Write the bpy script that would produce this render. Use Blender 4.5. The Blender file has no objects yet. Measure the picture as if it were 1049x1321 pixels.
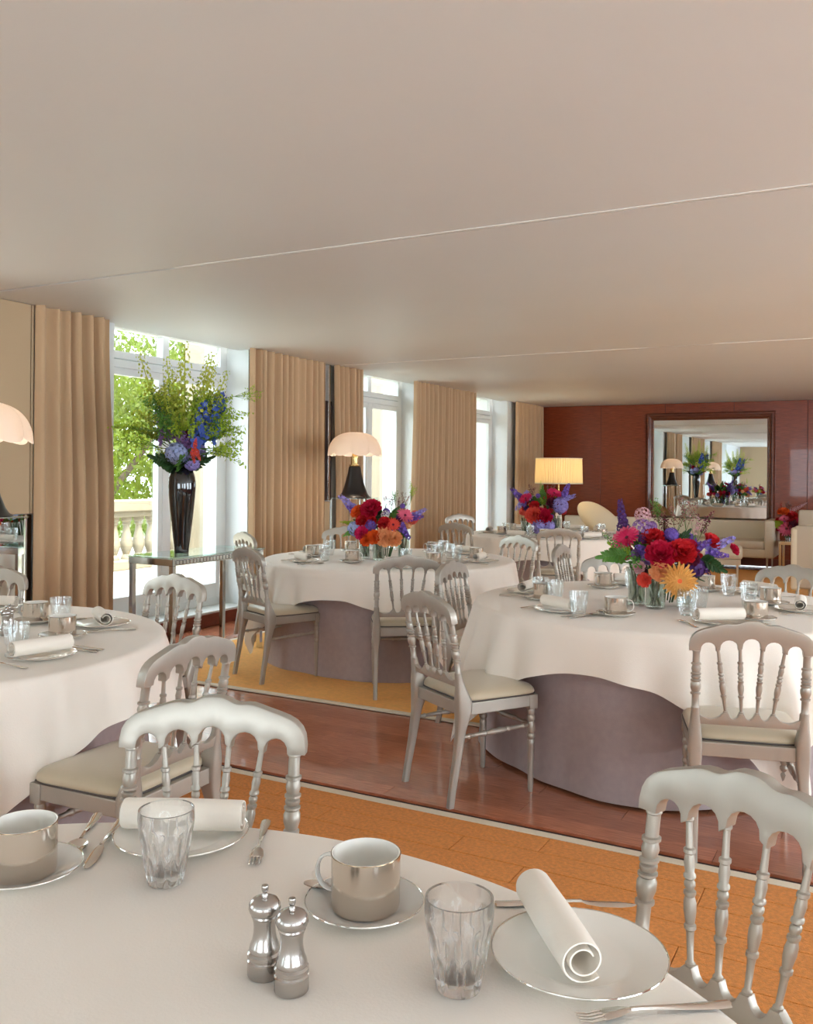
import bpy, bmesh, math, random
from mathutils import Vector, Matrix, Euler
PI = math.pi
rnd = random.Random(7)
sc = bpy.context.scene
COL = sc.collection

# ------------------------------------------------------------------ camera
CAM_H = 1.42
cd = bpy.data.cameras.new('camera'); cam = bpy.data.objects.new('camera', cd); COL.objects.link(cam)
F_PX = 1167.0
cd.sensor_fit = 'VERTICAL'; cd.sensor_height = 36.0; cd.sensor_width = 36.0
cd.lens = F_PX / 1321.0 * 36.0
cd.shift_y = -(660.5 - 610.0) / 1321.0
cd.clip_start = 0.05; cd.clip_end = 300
YAW = math.radians(28.2); ROLL = math.radians(0.5)
fwd = Vector((-math.sin(YAW), math.cos(YAW), 0)); rgt = Vector((math.cos(YAW), math.sin(YAW), 0)); up = Vector((0, 0, 1))
cx = rgt * math.cos(ROLL) + up * math.sin(ROLL)
cy = -rgt * math.sin(ROLL) + up * math.cos(ROLL)
m = Matrix((cx, cy, -fwd)).transposed().to_4x4(); m.translation = Vector((0, 0, CAM_H))
cam.matrix_world = m
sc.camera = cam

# ------------------------------------------------------------------ world, lights, exposure
w = bpy.data.worlds.new('overcast_sky'); sc.world = w; w.use_nodes = True
nt = w.node_tree; nt.nodes.clear()
wo = nt.nodes.new('ShaderNodeOutputWorld'); bg = nt.nodes.new('ShaderNodeBackground')
bg.inputs['Color'].default_value = (0.81, 0.92, 1.0, 1); bg.inputs['Strength'].default_value = 8.0
nt.links.new(bg.outputs[0], wo.inputs[0])
def area(name, loc, rot, sx, sy, power, col=(1, 1, 1)):
    l = bpy.data.lights.new(name, 'AREA'); l.shape = 'RECTANGLE'; l.size = sx; l.size_y = sy; l.energy = power; l.color = col
    o = bpy.data.objects.new(name, l); COL.objects.link(o); o.location = loc; o.rotation_euler = rot; return o
# unseen fill lamps added to brighten the interior from the right and rear walls
for i, y in enumerate((-5.0, 0.0, 5.0, 10.0)):
    area('right_wall_fill', (5.35, y, 1.62), (0, math.radians(100), 0), 1.7, 3.2, 38, (0.82, 0.92, 1.0))
area('rear_wall_fill', (-0.5, -8.85, 1.6), (math.radians(90), 0, 0), 6.0, 1.9, 28, (0.80, 0.92, 1.0))
for y in (-4.66, -1.06, 2.54, 6.14, 9.74, 12.84):      # sampling portals on the real window openings
    area('window_portal', (-6.08, y, 1.4), (0, math.radians(-90), 0), 2.6, 1.8, 1).data.cycles.is_portal = True
sun = bpy.data.lights.new('sun', 'SUN'); sun.energy = 18.0; sun.angle = math.radians(12); sun.color = (1.0, 0.97, 0.88)
so = bpy.data.objects.new('sun', sun); COL.objects.link(so); so.rotation_euler = (math.radians(8), math.radians(26), 0)
vs = sc.view_settings
vs.view_transform = 'Standard'; vs.look = 'None'; vs.gamma = 1.0; vs.use_curve_mapping = False; vs.exposure = 0.24
try:
    sc.cycles.use_denoising = True
    sc.cycles.max_bounces = 12; sc.cycles.diffuse_bounces = 5; sc.cycles.glossy_bounces = 5
    sc.cycles.transmission_bounces = 10; sc.cycles.transparent_max_bounces = 24
    sc.cycles.caustics_reflective = False; sc.cycles.caustics_refractive = False
    sc.cycles.sample_clamp_indirect = 6.0
except Exception:
    pass

# ------------------------------------------------------------------ materials
def srgb(r, g, b):
    f = lambda c: (c / 255 / 12.92) if c / 255 <= 0.04045 else ((c / 255 + 0.055) / 1.055) ** 2.4
    return (f(r), f(g), f(b), 1.0)
MATS = {}
def mat(name, col, rough=0.6, metal=0.0, spec=0.5, trans=0.0, ior=1.45, emis=None, estr=0.0, noise=None, bump=None, sheen=0.0,
        translucent=0.0, coat=0.0):
    """principled material; noise=(scale, amount, stretch) varies the colour, bump=(scale, strength, stretch)"""
    if name in MATS: return MATS[name]
    m = bpy.data.materials.new(name); m.use_nodes = True; nt = m.node_tree
    p = nt.nodes['Principled BSDF']
    p.inputs['Base Color'].default_value = col; p.inputs['Roughness'].default_value = rough
    p.inputs['Metallic'].default_value = metal; p.inputs['IOR'].default_value = ior
    p.inputs['Specular IOR Level'].default_value = spec
    p.inputs['Transmission Weight'].default_value = trans
    p.inputs['Sheen Weight'].default_value = sheen
    p.inputs['Coat Weight'].default_value = coat
    if emis:
        p.inputs['Emission Color'].default_value = emis; p.inputs['Emission Strength'].default_value = estr
    tc = None
    def coords(stretch):
        tcn = nt.nodes.new('ShaderNodeTexCoord'); mp = nt.nodes.new('ShaderNodeMapping')
        mp.inputs['Scale'].default_value = stretch; nt.links.new(tcn.outputs['Object'], mp.inputs['Vector']); return mp
    if noise:
        mp = coords(noise[2]); n = nt.nodes.new('ShaderNodeTexNoise'); n.inputs['Scale'].default_value = noise[0]
        n.inputs['Detail'].default_value = 6; nt.links.new(mp.outputs[0], n.inputs['Vector'])
        cr = nt.nodes.new('ShaderNodeValToRGB'); a = noise[1]
        cr.color_ramp.elements[0].position = 0.3; cr.color_ramp.elements[1].position = 0.7
        cr.color_ramp.elements[0].color = tuple(c * (1 - a) for c in col[:3]) + (1,)
        cr.color_ramp.elements[1].color = tuple(min(1, c * (1 + a)) for c in col[:3]) + (1,)
        nt.links.new(n.outputs['Fac'], cr.inputs['Fac']); nt.links.new(cr.outputs['Color'], p.inputs['Base Color'])
    if bump:
        mp = coords(bump[2]); n = nt.nodes.new('ShaderNodeTexNoise'); n.inputs['Scale'].default_value = bump[0]
        n.inputs['Detail'].default_value = 4; nt.links.new(mp.outputs[0], n.inputs['Vector'])
        b = nt.nodes.new('ShaderNodeBump'); b.inputs['Strength'].default_value = bump[1]; b.inputs['Distance'].default_value = 0.01
        nt.links.new(n.outputs['Fac'], b.inputs['Height']); nt.links.new(b.outputs['Normal'], p.inputs['Normal'])
    if translucent > 0:
        out = nt.nodes['Material Output']; t = nt.nodes.new('ShaderNodeBsdfTranslucent'); t.inputs['Color'].default_value = col
        mx = nt.nodes.new('ShaderNodeMixShader'); mx.inputs[0].default_value = translucent
        nt.links.new(p.outputs[0], mx.inputs[1]); nt.links.new(t.outputs[0], mx.inputs[2]); nt.links.new(mx.outputs[0], out.inputs['Surface'])
    MATS[name] = m; return m
def thin_glass(name, tint, refl=0.06, rough=0.0, edge=0.6):
    if name in MATS: return MATS[name]
    m = bpy.data.materials.new(name); m.use_nodes = True; nt = m.node_tree; nt.nodes.clear()
    out = nt.nodes.new('ShaderNodeOutputMaterial'); t = nt.nodes.new('ShaderNodeBsdfTransparent'); g = nt.nodes.new('ShaderNodeBsdfGlossy')
    t.inputs['Color'].default_value = tint; g.inputs['Roughness'].default_value = rough; g.inputs['Color'].default_value = (0.95, 0.97, 0.97, 1)
    lw = nt.nodes.new('ShaderNodeLayerWeight'); lw.inputs['Blend'].default_value = 0.35
    ma = nt.nodes.new('ShaderNodeMath'); ma.operation = 'MULTIPLY_ADD'; ma.inputs[1].default_value = edge; ma.inputs[2].default_value = refl
    mx = nt.nodes.new('ShaderNodeMixShader')
    nt.links.new(lw.outputs['Facing'], ma.inputs[0]); nt.links.new(ma.outputs[0], mx.inputs[0])
    nt.links.new(t.outputs[0], mx.inputs[1]); nt.links.new(g.outputs[0], mx.inputs[2]); nt.links.new(mx.outputs[0], out.inputs['Surface'])
    MATS[name] = m; return m
U = (1, 1, 1)
def crystal_mat():
    m = bpy.data.materials.new('cut_crystal'); m.use_nodes = True; nt = m.node_tree; nt.nodes.clear()
    out = nt.nodes.new('ShaderNodeOutputMaterial'); g = nt.nodes.new('ShaderNodeBsdfGlass'); g.inputs['IOR'].default_value = 1.5; g.inputs['Roughness'].default_value = 0.0
    t = nt.nodes.new('ShaderNodeBsdfTransparent'); t.inputs['Color'].default_value = (.97, .97, .97, 1); mx = nt.nodes.new('ShaderNodeMixShader'); mx.inputs[0].default_value = .15
    nt.links.new(g.outputs[0], mx.inputs[1]); nt.links.new(t.outputs[0], mx.inputs[2]); nt.links.new(mx.outputs[0], out.inputs['Surface']); return m
M = dict(
    plaster=mat('ceiling_paint', srgb(226, 228, 228), 0.5, noise=(0.6, 0.02, U)),
    white=mat('white_lacquer', srgb(226, 230, 230), 0.35),
    mahogany=mat('mahogany_panel', srgb(134, 60, 34), 0.22, noise=(6, 0.35, (1.2, 1.2, 40)), bump=(8, 0.12, (1, 1, 60)), coat=0.3),
    frame_wood=mat('dark_frame_wood', srgb(104, 52, 34), 0.25, noise=(10, 0.2, (1, 1, 6)), coat=0.4),
    base_wood=mat('baseboard_wood', srgb(112, 52, 34), 0.3, noise=(10, 0.2, (8, 1, 8))),
    chair=mat('silver_painted_wood', srgb(176, 169, 158), 0.36, metal=0.42, noise=(9, 0.05, U)),
    cushion=mat('champagne_satin', srgb(196, 181, 154), 0.38, sheen=0.3, bump=(60, 0.05, U)),
    piping=mat('cushion_piping', srgb(84, 76, 72), 0.5),
    cloth=mat('white_tablecloth', srgb(240, 230, 218), 0.85, sheen=0.2, bump=(240, 0.08, U)),
    skirt=mat('mauve_grey_linen', srgb(172, 157, 157), 0.85, sheen=0.2, noise=(30, 0.05, U), bump=(300, 0.12, (1, 1, 1))),
    napkin=mat('napkin_linen', srgb(238, 228, 214), 0.8, sheen=0.2, bump=(200, 0.06, U)),
    porcelain=mat('white_porcelain', srgb(236, 232, 224), 0.12, coat=0.3),
    silver=mat('polished_silver', srgb(226, 220, 212), 0.09, metal=1.0),
    brushed=mat('brushed_steel', srgb(190, 186, 182), 0.22, metal=1.0, bump=(90, 0.05, (1, 1, 0.05))),
    goldrim=mat('platinum_rim', srgb(150, 128, 104), 0.2, metal=1.0),
    chrome=mat('chrome', srgb(214, 218, 220), 0.08, metal=1.0),
    brass=mat('brass', srgb(196, 164, 110), 0.25, metal=1.0),
    black=mat('black_enamel', srgb(30, 25, 24), 0.3),
    vaseblack=mat('black_glazed_vase', srgb(20, 21, 23), 0.06, coat=1.0, noise=(5, 0.3, U)),
    mirror=mat('mirror_glass', srgb(232, 236, 238), 0.0, metal=1.0),
    curtain=mat('beige_curtain', srgb(206, 174, 138), 0.9, sheen=0.2, bump=(250, 0.08, (1, 1, 0.3)), translucent=0.12),
    panelfab=mat('beige_wall_fabric', srgb(188, 164, 132), 0.85, bump=(250, 0.08, U)),
    carpet=mat('orange_carpet', srgb(222, 140, 62), 0.95, sheen=0.08, noise=(70, 0.16, U), bump=(260, 0.6, U)),
    carpet2=mat('golden_carpet', srgb(246, 178, 90), 0.95, sheen=0.08, noise=(40, 0.08, U), bump=(220, 0.4, U)),
    border=mat('cream_border', srgb(226, 212, 190), 0.9),
    dark_edge=mat('dark_carpet_edge', srgb(62, 38, 32), 0.8),
    paving=mat('pale_paving', srgb(196, 190, 176), 0.8, noise=(3, 0.06, U)),
    stone=mat('pale_limestone', srgb(122, 114, 98), 0.8, noise=(3, 0.06, U)),
    sofa=mat('cream_upholstery', srgb(226, 216, 194), 0.8, bump=(150, 0.1, U)),
    sofa2=mat('grey_cream_upholstery', srgb(196, 184, 166), 0.85, bump=(60, 0.2, U)),
    sofaleg=mat('pale_metal_leg', srgb(204, 192, 170), 0.4, metal=0.3),
    dark=mat('dark_recess', srgb(40, 22, 20), 0.6),
    shade=mat('translucent_lamp_shade', srgb(250, 240, 230), 0.5, translucent=0.55),
    pleat=mat('pleated_shade', srgb(236, 216, 170), 0.7, translucent=0.45),
    window=thin_glass('window_glass', (0.97, 0.985, 0.98, 1), 0.03, 0, 0.3),
    vglass=thin_glass('vase_glass', (0.86, 0.9, 0.87, 1), 0.10, 0.02, 0.75),
    tglass=thin_glass('table_glass', (0.80, 0.93, 0.90, 1), 0.10, 0, 0.7),
    crystal=crystal_mat(),
    crystal_thin=thin_glass('cut_crystal_thin', (0.95, 0.96, 0.96, 1), 0.07, 0.02, 0.5),
    stem=mat('stem_green', srgb(96, 128, 60), 0.6), stemd=mat('dark_stem_green', srgb(58, 84, 46), 0.6),
    leaf=mat('leaf_green', srgb(96, 146, 62), 0.5, translucent=0.3, noise=(30, 0.2, U)),
    leafd=mat('leaf_dark_green', srgb(50, 84, 44), 0.5, translucent=0.2, noise=(30, 0.2, U)),
    lime=mat('lime_leaf', srgb(164, 190, 60), 0.5, translucent=0.4, noise=(30, 0.2, U)),
    foliage=mat('tree_foliage', (0.120, 0.165, 0.012, 1), 0.6, translucent=0.5, noise=(1.5, 0.3, U)),
    foliage2=mat('tree_foliage_dark', (0.055, 0.105, 0.014, 1), 0.6, translucent=0.5, noise=(1.5, 0.3, U)),
    bark=mat('bark', srgb(92, 80, 66), 0.9, noise=(8, 0.3, U)),
    track_shine=mat('track_glint', srgb(236, 234, 230), 0.4),
    gap=mat('track_gap', srgb(88, 74, 64), 0.8),
)
def wood_floor():
    m = mat('parquet', srgb(184, 116, 86), 0.17, noise=(7, 0.28, (1.5, 22, 1)), coat=0.5)
    nt = m.node_tree; p = nt.nodes['Principled BSDF']
    oi = nt.nodes.new('ShaderNodeObjectInfo'); hs = nt.nodes.new('ShaderNodeHueSaturation')
    mr = nt.nodes.new('ShaderNodeMapRange'); mr.inputs['To Min'].default_value = 0.84; mr.inputs['To Max'].default_value = 1.12
    nt.links.new(oi.outputs['Random'], mr.inputs['Value']); nt.links.new(mr.outputs[0], hs.inputs['Value'])
    src = p.inputs['Base Color'].links[0].from_socket
    nt.links.new(src, hs.inputs['Color']); nt.links.new(hs.outputs[0], p.inputs['Base Color'])
    return m
M['parquet'] = wood_floor()
def petal_mat(name, c, tr=0.25):
    return mat('petal_' + name, srgb(*c), 0.55, translucent=tr, noise=(60, 0.14, U))
PC = dict(crimson=(196, 22, 62), red=(204, 34, 42), magenta=(222, 44, 104), pink=(236, 120, 150), coral=(238, 96, 80), orange=(238, 106, 40),
          peach=(246, 178, 124), yellow=(248, 196, 118), violet=(124, 92, 186), purple=(84, 44, 112), lavender=(160, 148, 214), blue=(84, 112, 204),
          lightblue=(172, 184, 226), wine=(112, 36, 62), blush=(222, 176, 180), white=(240, 238, 232), mauve=(150, 112, 172), chartreuse=(196, 204, 84),
          buds=(150, 104, 96))
P = {k: petal_mat(k, v) for k, v in PC.items()}

# ------------------------------------------------------------------ mesh helpers
class MB:
    def __init__(s): s.v = []; s.f = []; s.mi = []; s.cur = 0
    def add(s, vs, fs, T=None):
        n = len(s.v)
        s.v += [tuple(T @ Vector(v)) if T is not None else tuple(v) for v in vs]
        s.f += [tuple(i + n for i in f) for f in fs]; s.mi += [s.cur] * len(fs); return s
    def merge(s, o, T=None):
        n = len(s.v); s.v += [tuple(T @ Vector(v)) if T is not None else v for v in o.v]
        s.f += [tuple(i + n for i in f) for f in o.f]; s.mi += [a + s.cur for a in o.mi]; return s
    def box(s, x0, x1, y0, y1, z0, z1, T=None, bev=0.0):
        if bev <= 0:
            v = [(x, y, z) for x in (x0, x1) for y in (y0, y1) for z in (z0, z1)]
            f = [(0, 1, 3, 2), (4, 6, 7, 5), (0, 4, 5, 1), (2, 3, 7, 6), (0, 2, 6, 4), (1, 5, 7, 3)]
            return s.add(v, f, T)
        b = bmesh.new(); bmesh.ops.create_cube(b, size=1.0)
        for q in b.verts:
            q.co = Vector(((x0 + x1) / 2 + q.co.x * (x1 - x0), (y0 + y1) / 2 + q.co.y * (y1 - y0), (z0 + z1) / 2 + q.co.z * (z1 - z0)))
        bmesh.ops.bevel(b, geom=list(b.edges), offset=bev, segments=3, profile=0.5, affect='EDGES')
        b.verts.index_update(); s.add([tuple(q.co) for q in b.verts], [[q.index for q in f.verts] for f in b.faces], T); b.free(); return s
    def rings(s, R, closed_ends=(True, True), T=None):
        """loft of equal-length closed rings"""
        n = len(R[0]); v = [p for r in R for p in r]; f = []
        for i in range(len(R) - 1):
            for j in range(n):
                k = (j + 1) % n; f.append((i * n + j, i * n + k, (i + 1) * n + k, (i + 1) * n + j))
        if closed_ends[0]: f.append(tuple(range(n - 1, -1, -1)))
        if closed_ends[1]: f.append(tuple((len(R) - 1) * n + j for j in range(n)))
        return s.add(v, f, T)
    def lathe(s, prof, n=24, T=None, ends=(True, True), off=(0, 0)):
        return s.rings([[(off[0] + r * math.cos(2 * PI * j / n), off[1] + r * math.sin(2 * PI * j / n), z) for j in range(n)] for r, z in prof], ends, T)
    def tube(s, pts, rad, n=8, T=None):
        pts = [Vector(p) for p in pts]; R = []
        if not hasattr(rad, '__len__'): rad = [rad] * len(pts)
        u = None
        for i, p in enumerate(pts):
            d = (pts[min(i + 1, len(pts) - 1)] - pts[max(i - 1, 0)]).normalized()
            if u is None: u = d.orthogonal().normalized()
            else:
                u = (u - d * u.dot(d))
                u = u.normalized() if u.length > 1e-6 else d.orthogonal().normalized()
            w_ = d.cross(u)
            R.append([tuple(p + (u * math.cos(2 * PI * j / n) + w_ * math.sin(2 * PI * j / n)) * rad[i]) for j in range(n)])
        return s.rings(R, (True, True), T)
    def grid(s, fn, nu, nv, T=None, wrap=False):
        v = [fn(i / (nu if wrap else nu - 1), j / (nv - 1)) for j in range(nv) for i in range(nu)]; f = []
        for j in range(nv - 1):
            for i in range(nu if wrap else nu - 1):
                k = (i + 1) % nu; f.append((j * nu + i, j * nu + k, (j + 1) * nu + k, (j + 1) * nu + i))
        return s.add(v, f, T)
    def poly(s, pts, y0, y1, T=None, bev=0.0):
        """outline in the xz plane extruded from y0 to y1, optionally with rounded edges"""
        b = bmesh.new(); vs_ = [b.verts.new((x, y0, z)) for x, z in pts]; f = b.faces.new(vs_)
        r = bmesh.ops.extrude_face_region(b, geom=[f]); 
        for q in r['geom']:
            if isinstance(q, bmesh.types.BMVert): q.co.y = y1
        bmesh.ops.recalc_face_normals(b, faces=b.faces)
        if bev > 0:
            ed = [e for e in b.edges if abs(e.verts[0].co.y - e.verts[1].co.y) < 1e-6]
            bmesh.ops.bevel(b, geom=ed, offset=bev, segments=2, profile=0.6, affect='EDGES')
        bmesh.ops.triangulate(b, faces=[q for q in b.faces if len(q.verts) > 4])
        b.verts.index_update(); s.add([tuple(q.co) for q in b.verts], [[q.index for q in f.verts] for f in b.faces], T); b.free(); return s
    def mesh(s, name, mats, smooth=True, angle=40):
        me = bpy.data.meshes.new(name); me.from_pydata(s.v, [], s.f); me.update()
        b = bmesh.new(); b.from_mesh(me); bmesh.ops.recalc_face_normals(b, faces=b.faces); b.to_mesh(me); b.free()
        for q in (mats if isinstance(mats, (list, tuple)) else [mats]): me.materials.append(q)
        if max(s.mi, default=0) > 0: me.polygons.foreach_set('material_index', s.mi)
        if smooth:
            me.polygons.foreach_set('use_smooth', [True] * len(me.polygons))
            try: me.set_sharp_from_angle(angle=math.radians(angle))
            except Exception: pass
        return me
def link(name, me, parent=None, loc=None, rot=None, scl=None):
    o = bpy.data.objects.new(name, me); COL.objects.link(o)
    if parent is not None: o.parent = parent
    if loc is not None: o.location = loc
    if rot is not None: o.rotation_euler = rot
    if scl is not None: o.scale = scl
    return o
def build(name, mb, m_, parent=None, smooth=True, angle=40, **k):
    return link(name, mb.mesh(name, m_, smooth, angle), parent, **k)
def tag(o, label, cat, group=None):
    o['label'] = label; o['category'] = cat
    if group: o['group'] = group
    return o
def thing(name, label, cat, loc=(0, 0, 0), rz=0.0, group=None):
    o = link(name, None, None, loc, (0, 0, rz)); return tag(o, label, cat, group)
def struct(o): o['kind'] = 'structure'; return o
KIDS = {}
def copy_tree(o, parent=None, kids=None):
    c = o.copy(); COL.objects.link(c); c.parent = parent
    for ch in children_of(o): copy_tree(ch, c)
    return c
def children_of(o):
    if o.name not in KIDS: KIDS[o.name] = [c for c in bpy.data.objects if c.parent == o]
    return KIDS[o.name]

# ================================================================== ROOM
H = 2.60; XW = -5.48; XG = -5.80; YB = 15.2; XR = 5.4; YR = -9.0
# window openings: (y0, y1); the pitch is 3.6 m
WINS = [(-5.52, -3.80), (-1.92, -0.20), (1.68, 3.40), (5.28, 7.00), (8.88, 10.60), (11.98, 13.70)]
# --- floor: dark base, then planks
b = MB().box(-6.0, XR, YR, YB + .1, -0.12, -0.012)
floor = struct(build('floor', b, M['parquet'], smooth=False))
pk = {}
def plank(x0, y0, lx, ly):
    key = (round(lx, 2), round(ly, 2))
    if key not in pk: pk[key] = MB().box(0, key[0] - .0015, 0, key[1] - .0015, -0.011, 0.0, bev=0.0008).mesh('plank', M['parquet'], False)
    link('plank', pk[key], floor, (x0, y0, rnd.uniform(-.0003, .0002)))
y = 3.47
while y < 4.60:
    x = -4.87 - rnd.uniform(0, .7)
    x = max(x, -4.87); first = rnd.choice((.5, .8, 1.1)); L = first
    while x < 2.2:
        plank(x, y, L, .1175); x += L; L = rnd.choice((1.0, 1.2, 1.4))
    y += .1175
y = -.2
while y < 9.6:
    plank(-5.47, y, .3, .1175); plank(-5.17, y, .3, .1175); y += .1175
b = MB()
for (x0, x1, y0, y1) in ((-5.47, -4.87, YR, -.2), (-5.47, -4.87, 9.67, YB), (2.9, XR, YR, YB), (-5.9, -5.47, YR, YB)):
    yy = y0
    while yy < y1 - .05:
        b.box(x0, x1, yy, min(yy + .116, y1), -.011, -.0002); yy += .1175
o = build('plank', b, M['parquet'], floor, False); o['kind'] = 'stuff'
# --- ceiling slabs with the two folding-wall tracks
cl = MB()
for y0, y1 in ((YR, -.465), (-.435, 3.985), (4.015, 8.435), (8.465, YB + .1)): cl.box(-5.62, XR, y0, y1, H, H + .12)
cl.box(-5.62, XR, YR, YB, H + .12, H + .3)
cl.box(-6.4, -5.62, YR, YB, H + .32, H + .4)
ceiling = struct(build('ceiling', cl, M['plaster'], smooth=False))
for y0 in (-.45, 4.0, 8.45):
    b = MB().box(-5.3, XR, y0 - .015, y0 + .015, H + .012, H + .03)
    build('track_groove', b, M['gap'], ceiling, False)
    xx = -5.3
    b = MB()
    while xx < XR - .5:
        L = rnd.uniform(.5, 1.1)
        if rnd.random() < .35: b.box(xx, xx + L, y0 - .022, y0 - .006, H - .004, H + .014)  # scattered pieces of track, coloured white to stand in for its reflections
        xx += L
    build('track_glint', b, M['track_shine'], ceiling, False)
# --- window wall: piers, lintels, reveals
b = MB(); ys = [YR] + [v for wv in WINS for v in wv] + [YB]
for i in range(0, len(ys), 2): b.box(-6.05, -5.50, ys[i], ys[i + 1], 0, H + .32)
for y0, y1 in WINS:
    b.box(-6.05, -5.83, y0, y1, 2.66, H + .32); b.box(-6.05, -5.50, y0, y1, -.1, .13)
wall_left = struct(build('wall_left', b, M['white'], smooth=False))
b = MB().box(-5.50, -5.478, YR, YB, 0, .115, bev=.004)
struct(build('baseboard_left', b, M['base_wood'], smooth=False))
def window(n, y0, y1):
    x0, x1 = XG - .035, XG + .035; ym = (y0 + y1) / 2
    f = MB()
    f.box(x0, x1, y0, y0 + .10, .13, 2.66, bev=.004); f.box(x0, x1, y1 - .10, y1, .13, 2.66, bev=.004)
    f.box(x0, x1, y0 + .1, y1 - .1, .13, .20, bev=.004); f.box(x0, x1, y0 + .1, y1 - .1, 2.62, 2.66)
    wv = struct(build('window_%d' % n, f, M['white'], smooth=False))
    t = MB().box(x0 - .01, x1 + .012, y0 + .1, y1 - .1, 2.365, 2.43, bev=.005).box(x0 - .01, x1 + .02, y0 + .1, y1 - .1, 2.29, 2.355, bev=.005)
    build('transom', t, M['white'], wv, False)
    build('mullion', MB().box(x0, x1 + .012, ym - .03, ym + .03, .2, 2.29, bev=.006).box(x0, x1 + .012, ym - .04, ym + .04, 2.43, 2.62, bev=.006), M['white'], wv, False)
    for s0, s1 in ((y0 + .1, ym - .03), (ym + .03, y1 - .1)):
        c = MB()
        c.box(x0 + .01, x1 + .006, s0, s0 + .05, .2, 2.29, bev=.004).box(x0 + .01, x1 + .006, s1 - .05, s1, .2, 2.29, bev=.004)
        c.box(x0 + .01, x1 + .006, s0 + .05, s1 - .05, .2, .34, bev=.004).box(x0 + .01, x1 + .006, s0 + .05, s1 - .05, 2.23, 2.29, bev=.004)
        cs = build('casement', c, M['white'], wv, False)
        build('pane', MB().box(XG - .004, XG + .004, s0 + .05, s1 - .05, .34, 2.23), M['window'], cs, False)
        build('pane', MB().box(XG - .004, XG + .004, s0, s1, 2.43, 2.62), M['window'], wv, False)
for i, (y0, y1) in enumerate(WINS): window(i + 1, y0, y1)
# --- back wall with mahogany panels
struct(build('wall_back', MB().box(-6.0, XR + .2, YB, YB + .2, 0, H + .1), M['dark'], smooth=False))
wb = bpy.data.objects['wall_back']
x = -5.46; pm = MB().box(.003, 1.077, -.02, 0, .0, H - .005, bev=.002).mesh('wall_panel', M['mahogany'], False)
while x < XR: link('wall_panel', pm, wb, (x, YB, 0)); x += 1.08
struct(build('baseboard_back', MB().box(-5.46, XR, YB - .035, YB - .02, 0, .12, bev=.003), M['base_wood'], smooth=False))
# --- unseen right and rear walls, their wide window openings added to let light in
b = MB()
ry = [YR, -6.7, -3.3, -1.7, 1.7, 3.3, 6.7, 8.3, 11.7, YB]
for i in range(0, len(ry), 2): b.box(XR, XR + .2, ry[i], ry[i + 1], 0, H + .1)
for i in range(1, len(ry) - 1, 2): b.box(XR, XR + .2, ry[i], ry[i + 1], 0, .7); b.box(XR, XR + .2, ry[i], ry[i + 1], 2.5, H + .1)
struct(build('wall_right', b, M['mahogany'], smooth=False))
b = MB().box(-6, -3.6, YR - .2, YR, 0, H + .1).box(2.6, XR + .2, YR - .2, YR, 0, H + .1).box(-3.6, 2.6, YR - .2, YR, 0, .6).box(-3.6, 2.6, YR - .2, YR, 2.5, H + .1)
struct(build('wall_rear', b, M['panelfab'], smooth=False))
for n, (a0, a1) in enumerate(((-6.7, -3.3), (-1.7, 1.7), (3.3, 6.7), (8.3, 11.7))):  # frames for the added light openings in the unseen right wall
    f = MB()
    for k in range(4):
        yy = a0 + (a1 - a0) * k / 3; f.box(XR + .08, XR + .14, yy - .04, yy + .04, .7, 2.5)
    f.box(XR + .08, XR + .14, a0, a1, .7, .78).box(XR + .08, XR + .14, a0, a1, 2.42, 2.5)
    struct(build('window_%d' % (n + 7), f, M['white'], smooth=False))

# ================================================================== CAMERA-INDEPENDENT OUTDOORS
struct(build('terrace', MB().box(-14, -6.05, -12, 24, -.12, .02), M['paving'], smooth=False))
bal = thing('stone_balustrade', 'pale stone balustrade on the terrace outside the window beside the black vase', 'balustrade', (-9.6, 0, 0))
build('rail', MB().box(-.17, .17, -6, 10.56, .84, 1.0, bev=.02).box(-.12, .12, -6, 10.56, .76, .84, bev=.01), M['stone'], bal, False)
build('base', MB().box(-.17, .17, -6, 10.56, .02, .16, bev=.02), M['stone'], bal, False)
bp = [(.075, .16), (.075, .2), (.05, .23), (.06, .26), (.085, .33), (.09, .38), (.07, .48), (.045, .60), (.042, .64), (.06, .66), (.055, .69), (.075, .71), (.075, .76)]
bm_ = MB().lathe(bp, 14).mesh('baluster', M['stone'])
y = -5.8
while y < 10.5: link('baluster', bm_, bal, (0, y, 0)); y += .235
wing = thing('stone_building_wing', 'pale stone wing of the building beyond the terrace, seen through the windows', 'building', (-8.0, 10.6, 0))
build('wall', MB().box(-1.55, 0, 0, 26, .02, 9).box(-1.6, .05, -.05, 26, 4.6, 4.8), M['stone'], wing, False)
build('cornice', MB().box(-1.7, .15, -.15, 26, 8.6, 9.1), M['stone'], wing, False)
struct(build('ground', MB().box(-90, -14, -60, 90, -3.2, -3.0), mat('lawn', srgb(60, 84, 30), 0.9, noise=(2, .2, U)), smooth=False))
def leaf_crown(n, R, seed, zsq=.8):
    r = random.Random(seed); mb = MB()
    blobs = [(Vector((r.gauss(0, .5), r.gauss(0, .5), r.gauss(0, .45))) * R, r.uniform(.3, .55) * R) for _ in range(16)]
    for _ in range(n):
        c, br = r.choice(blobs); d = Vector((r.gauss(0, 1), r.gauss(0, 1), r.gauss(0, 1))).normalized() * br * r.uniform(.75, 1.05)
        p = c + Vector((d.x, d.y, d.z * zsq)); s = r.uniform(.05, .11)
        T = Matrix.Translation(p) @ Euler((r.uniform(0, 6.3), r.uniform(0, 6.3), r.uniform(0, 6.3))).to_matrix().to_4x4()
        mb.add([(-s, 0, 0), (0, -s * .5, .01), (s, 0, 0), (0, s * .5, .01)], [(0, 1, 2, 3)], T)
    return mb
crowns = [leaf_crown(9000, 3.0, 3).mesh('crown', M['foliage'], False), leaf_crown(9000, 3.0, 5).mesh('crown', M['foliage2'], False)]
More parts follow.
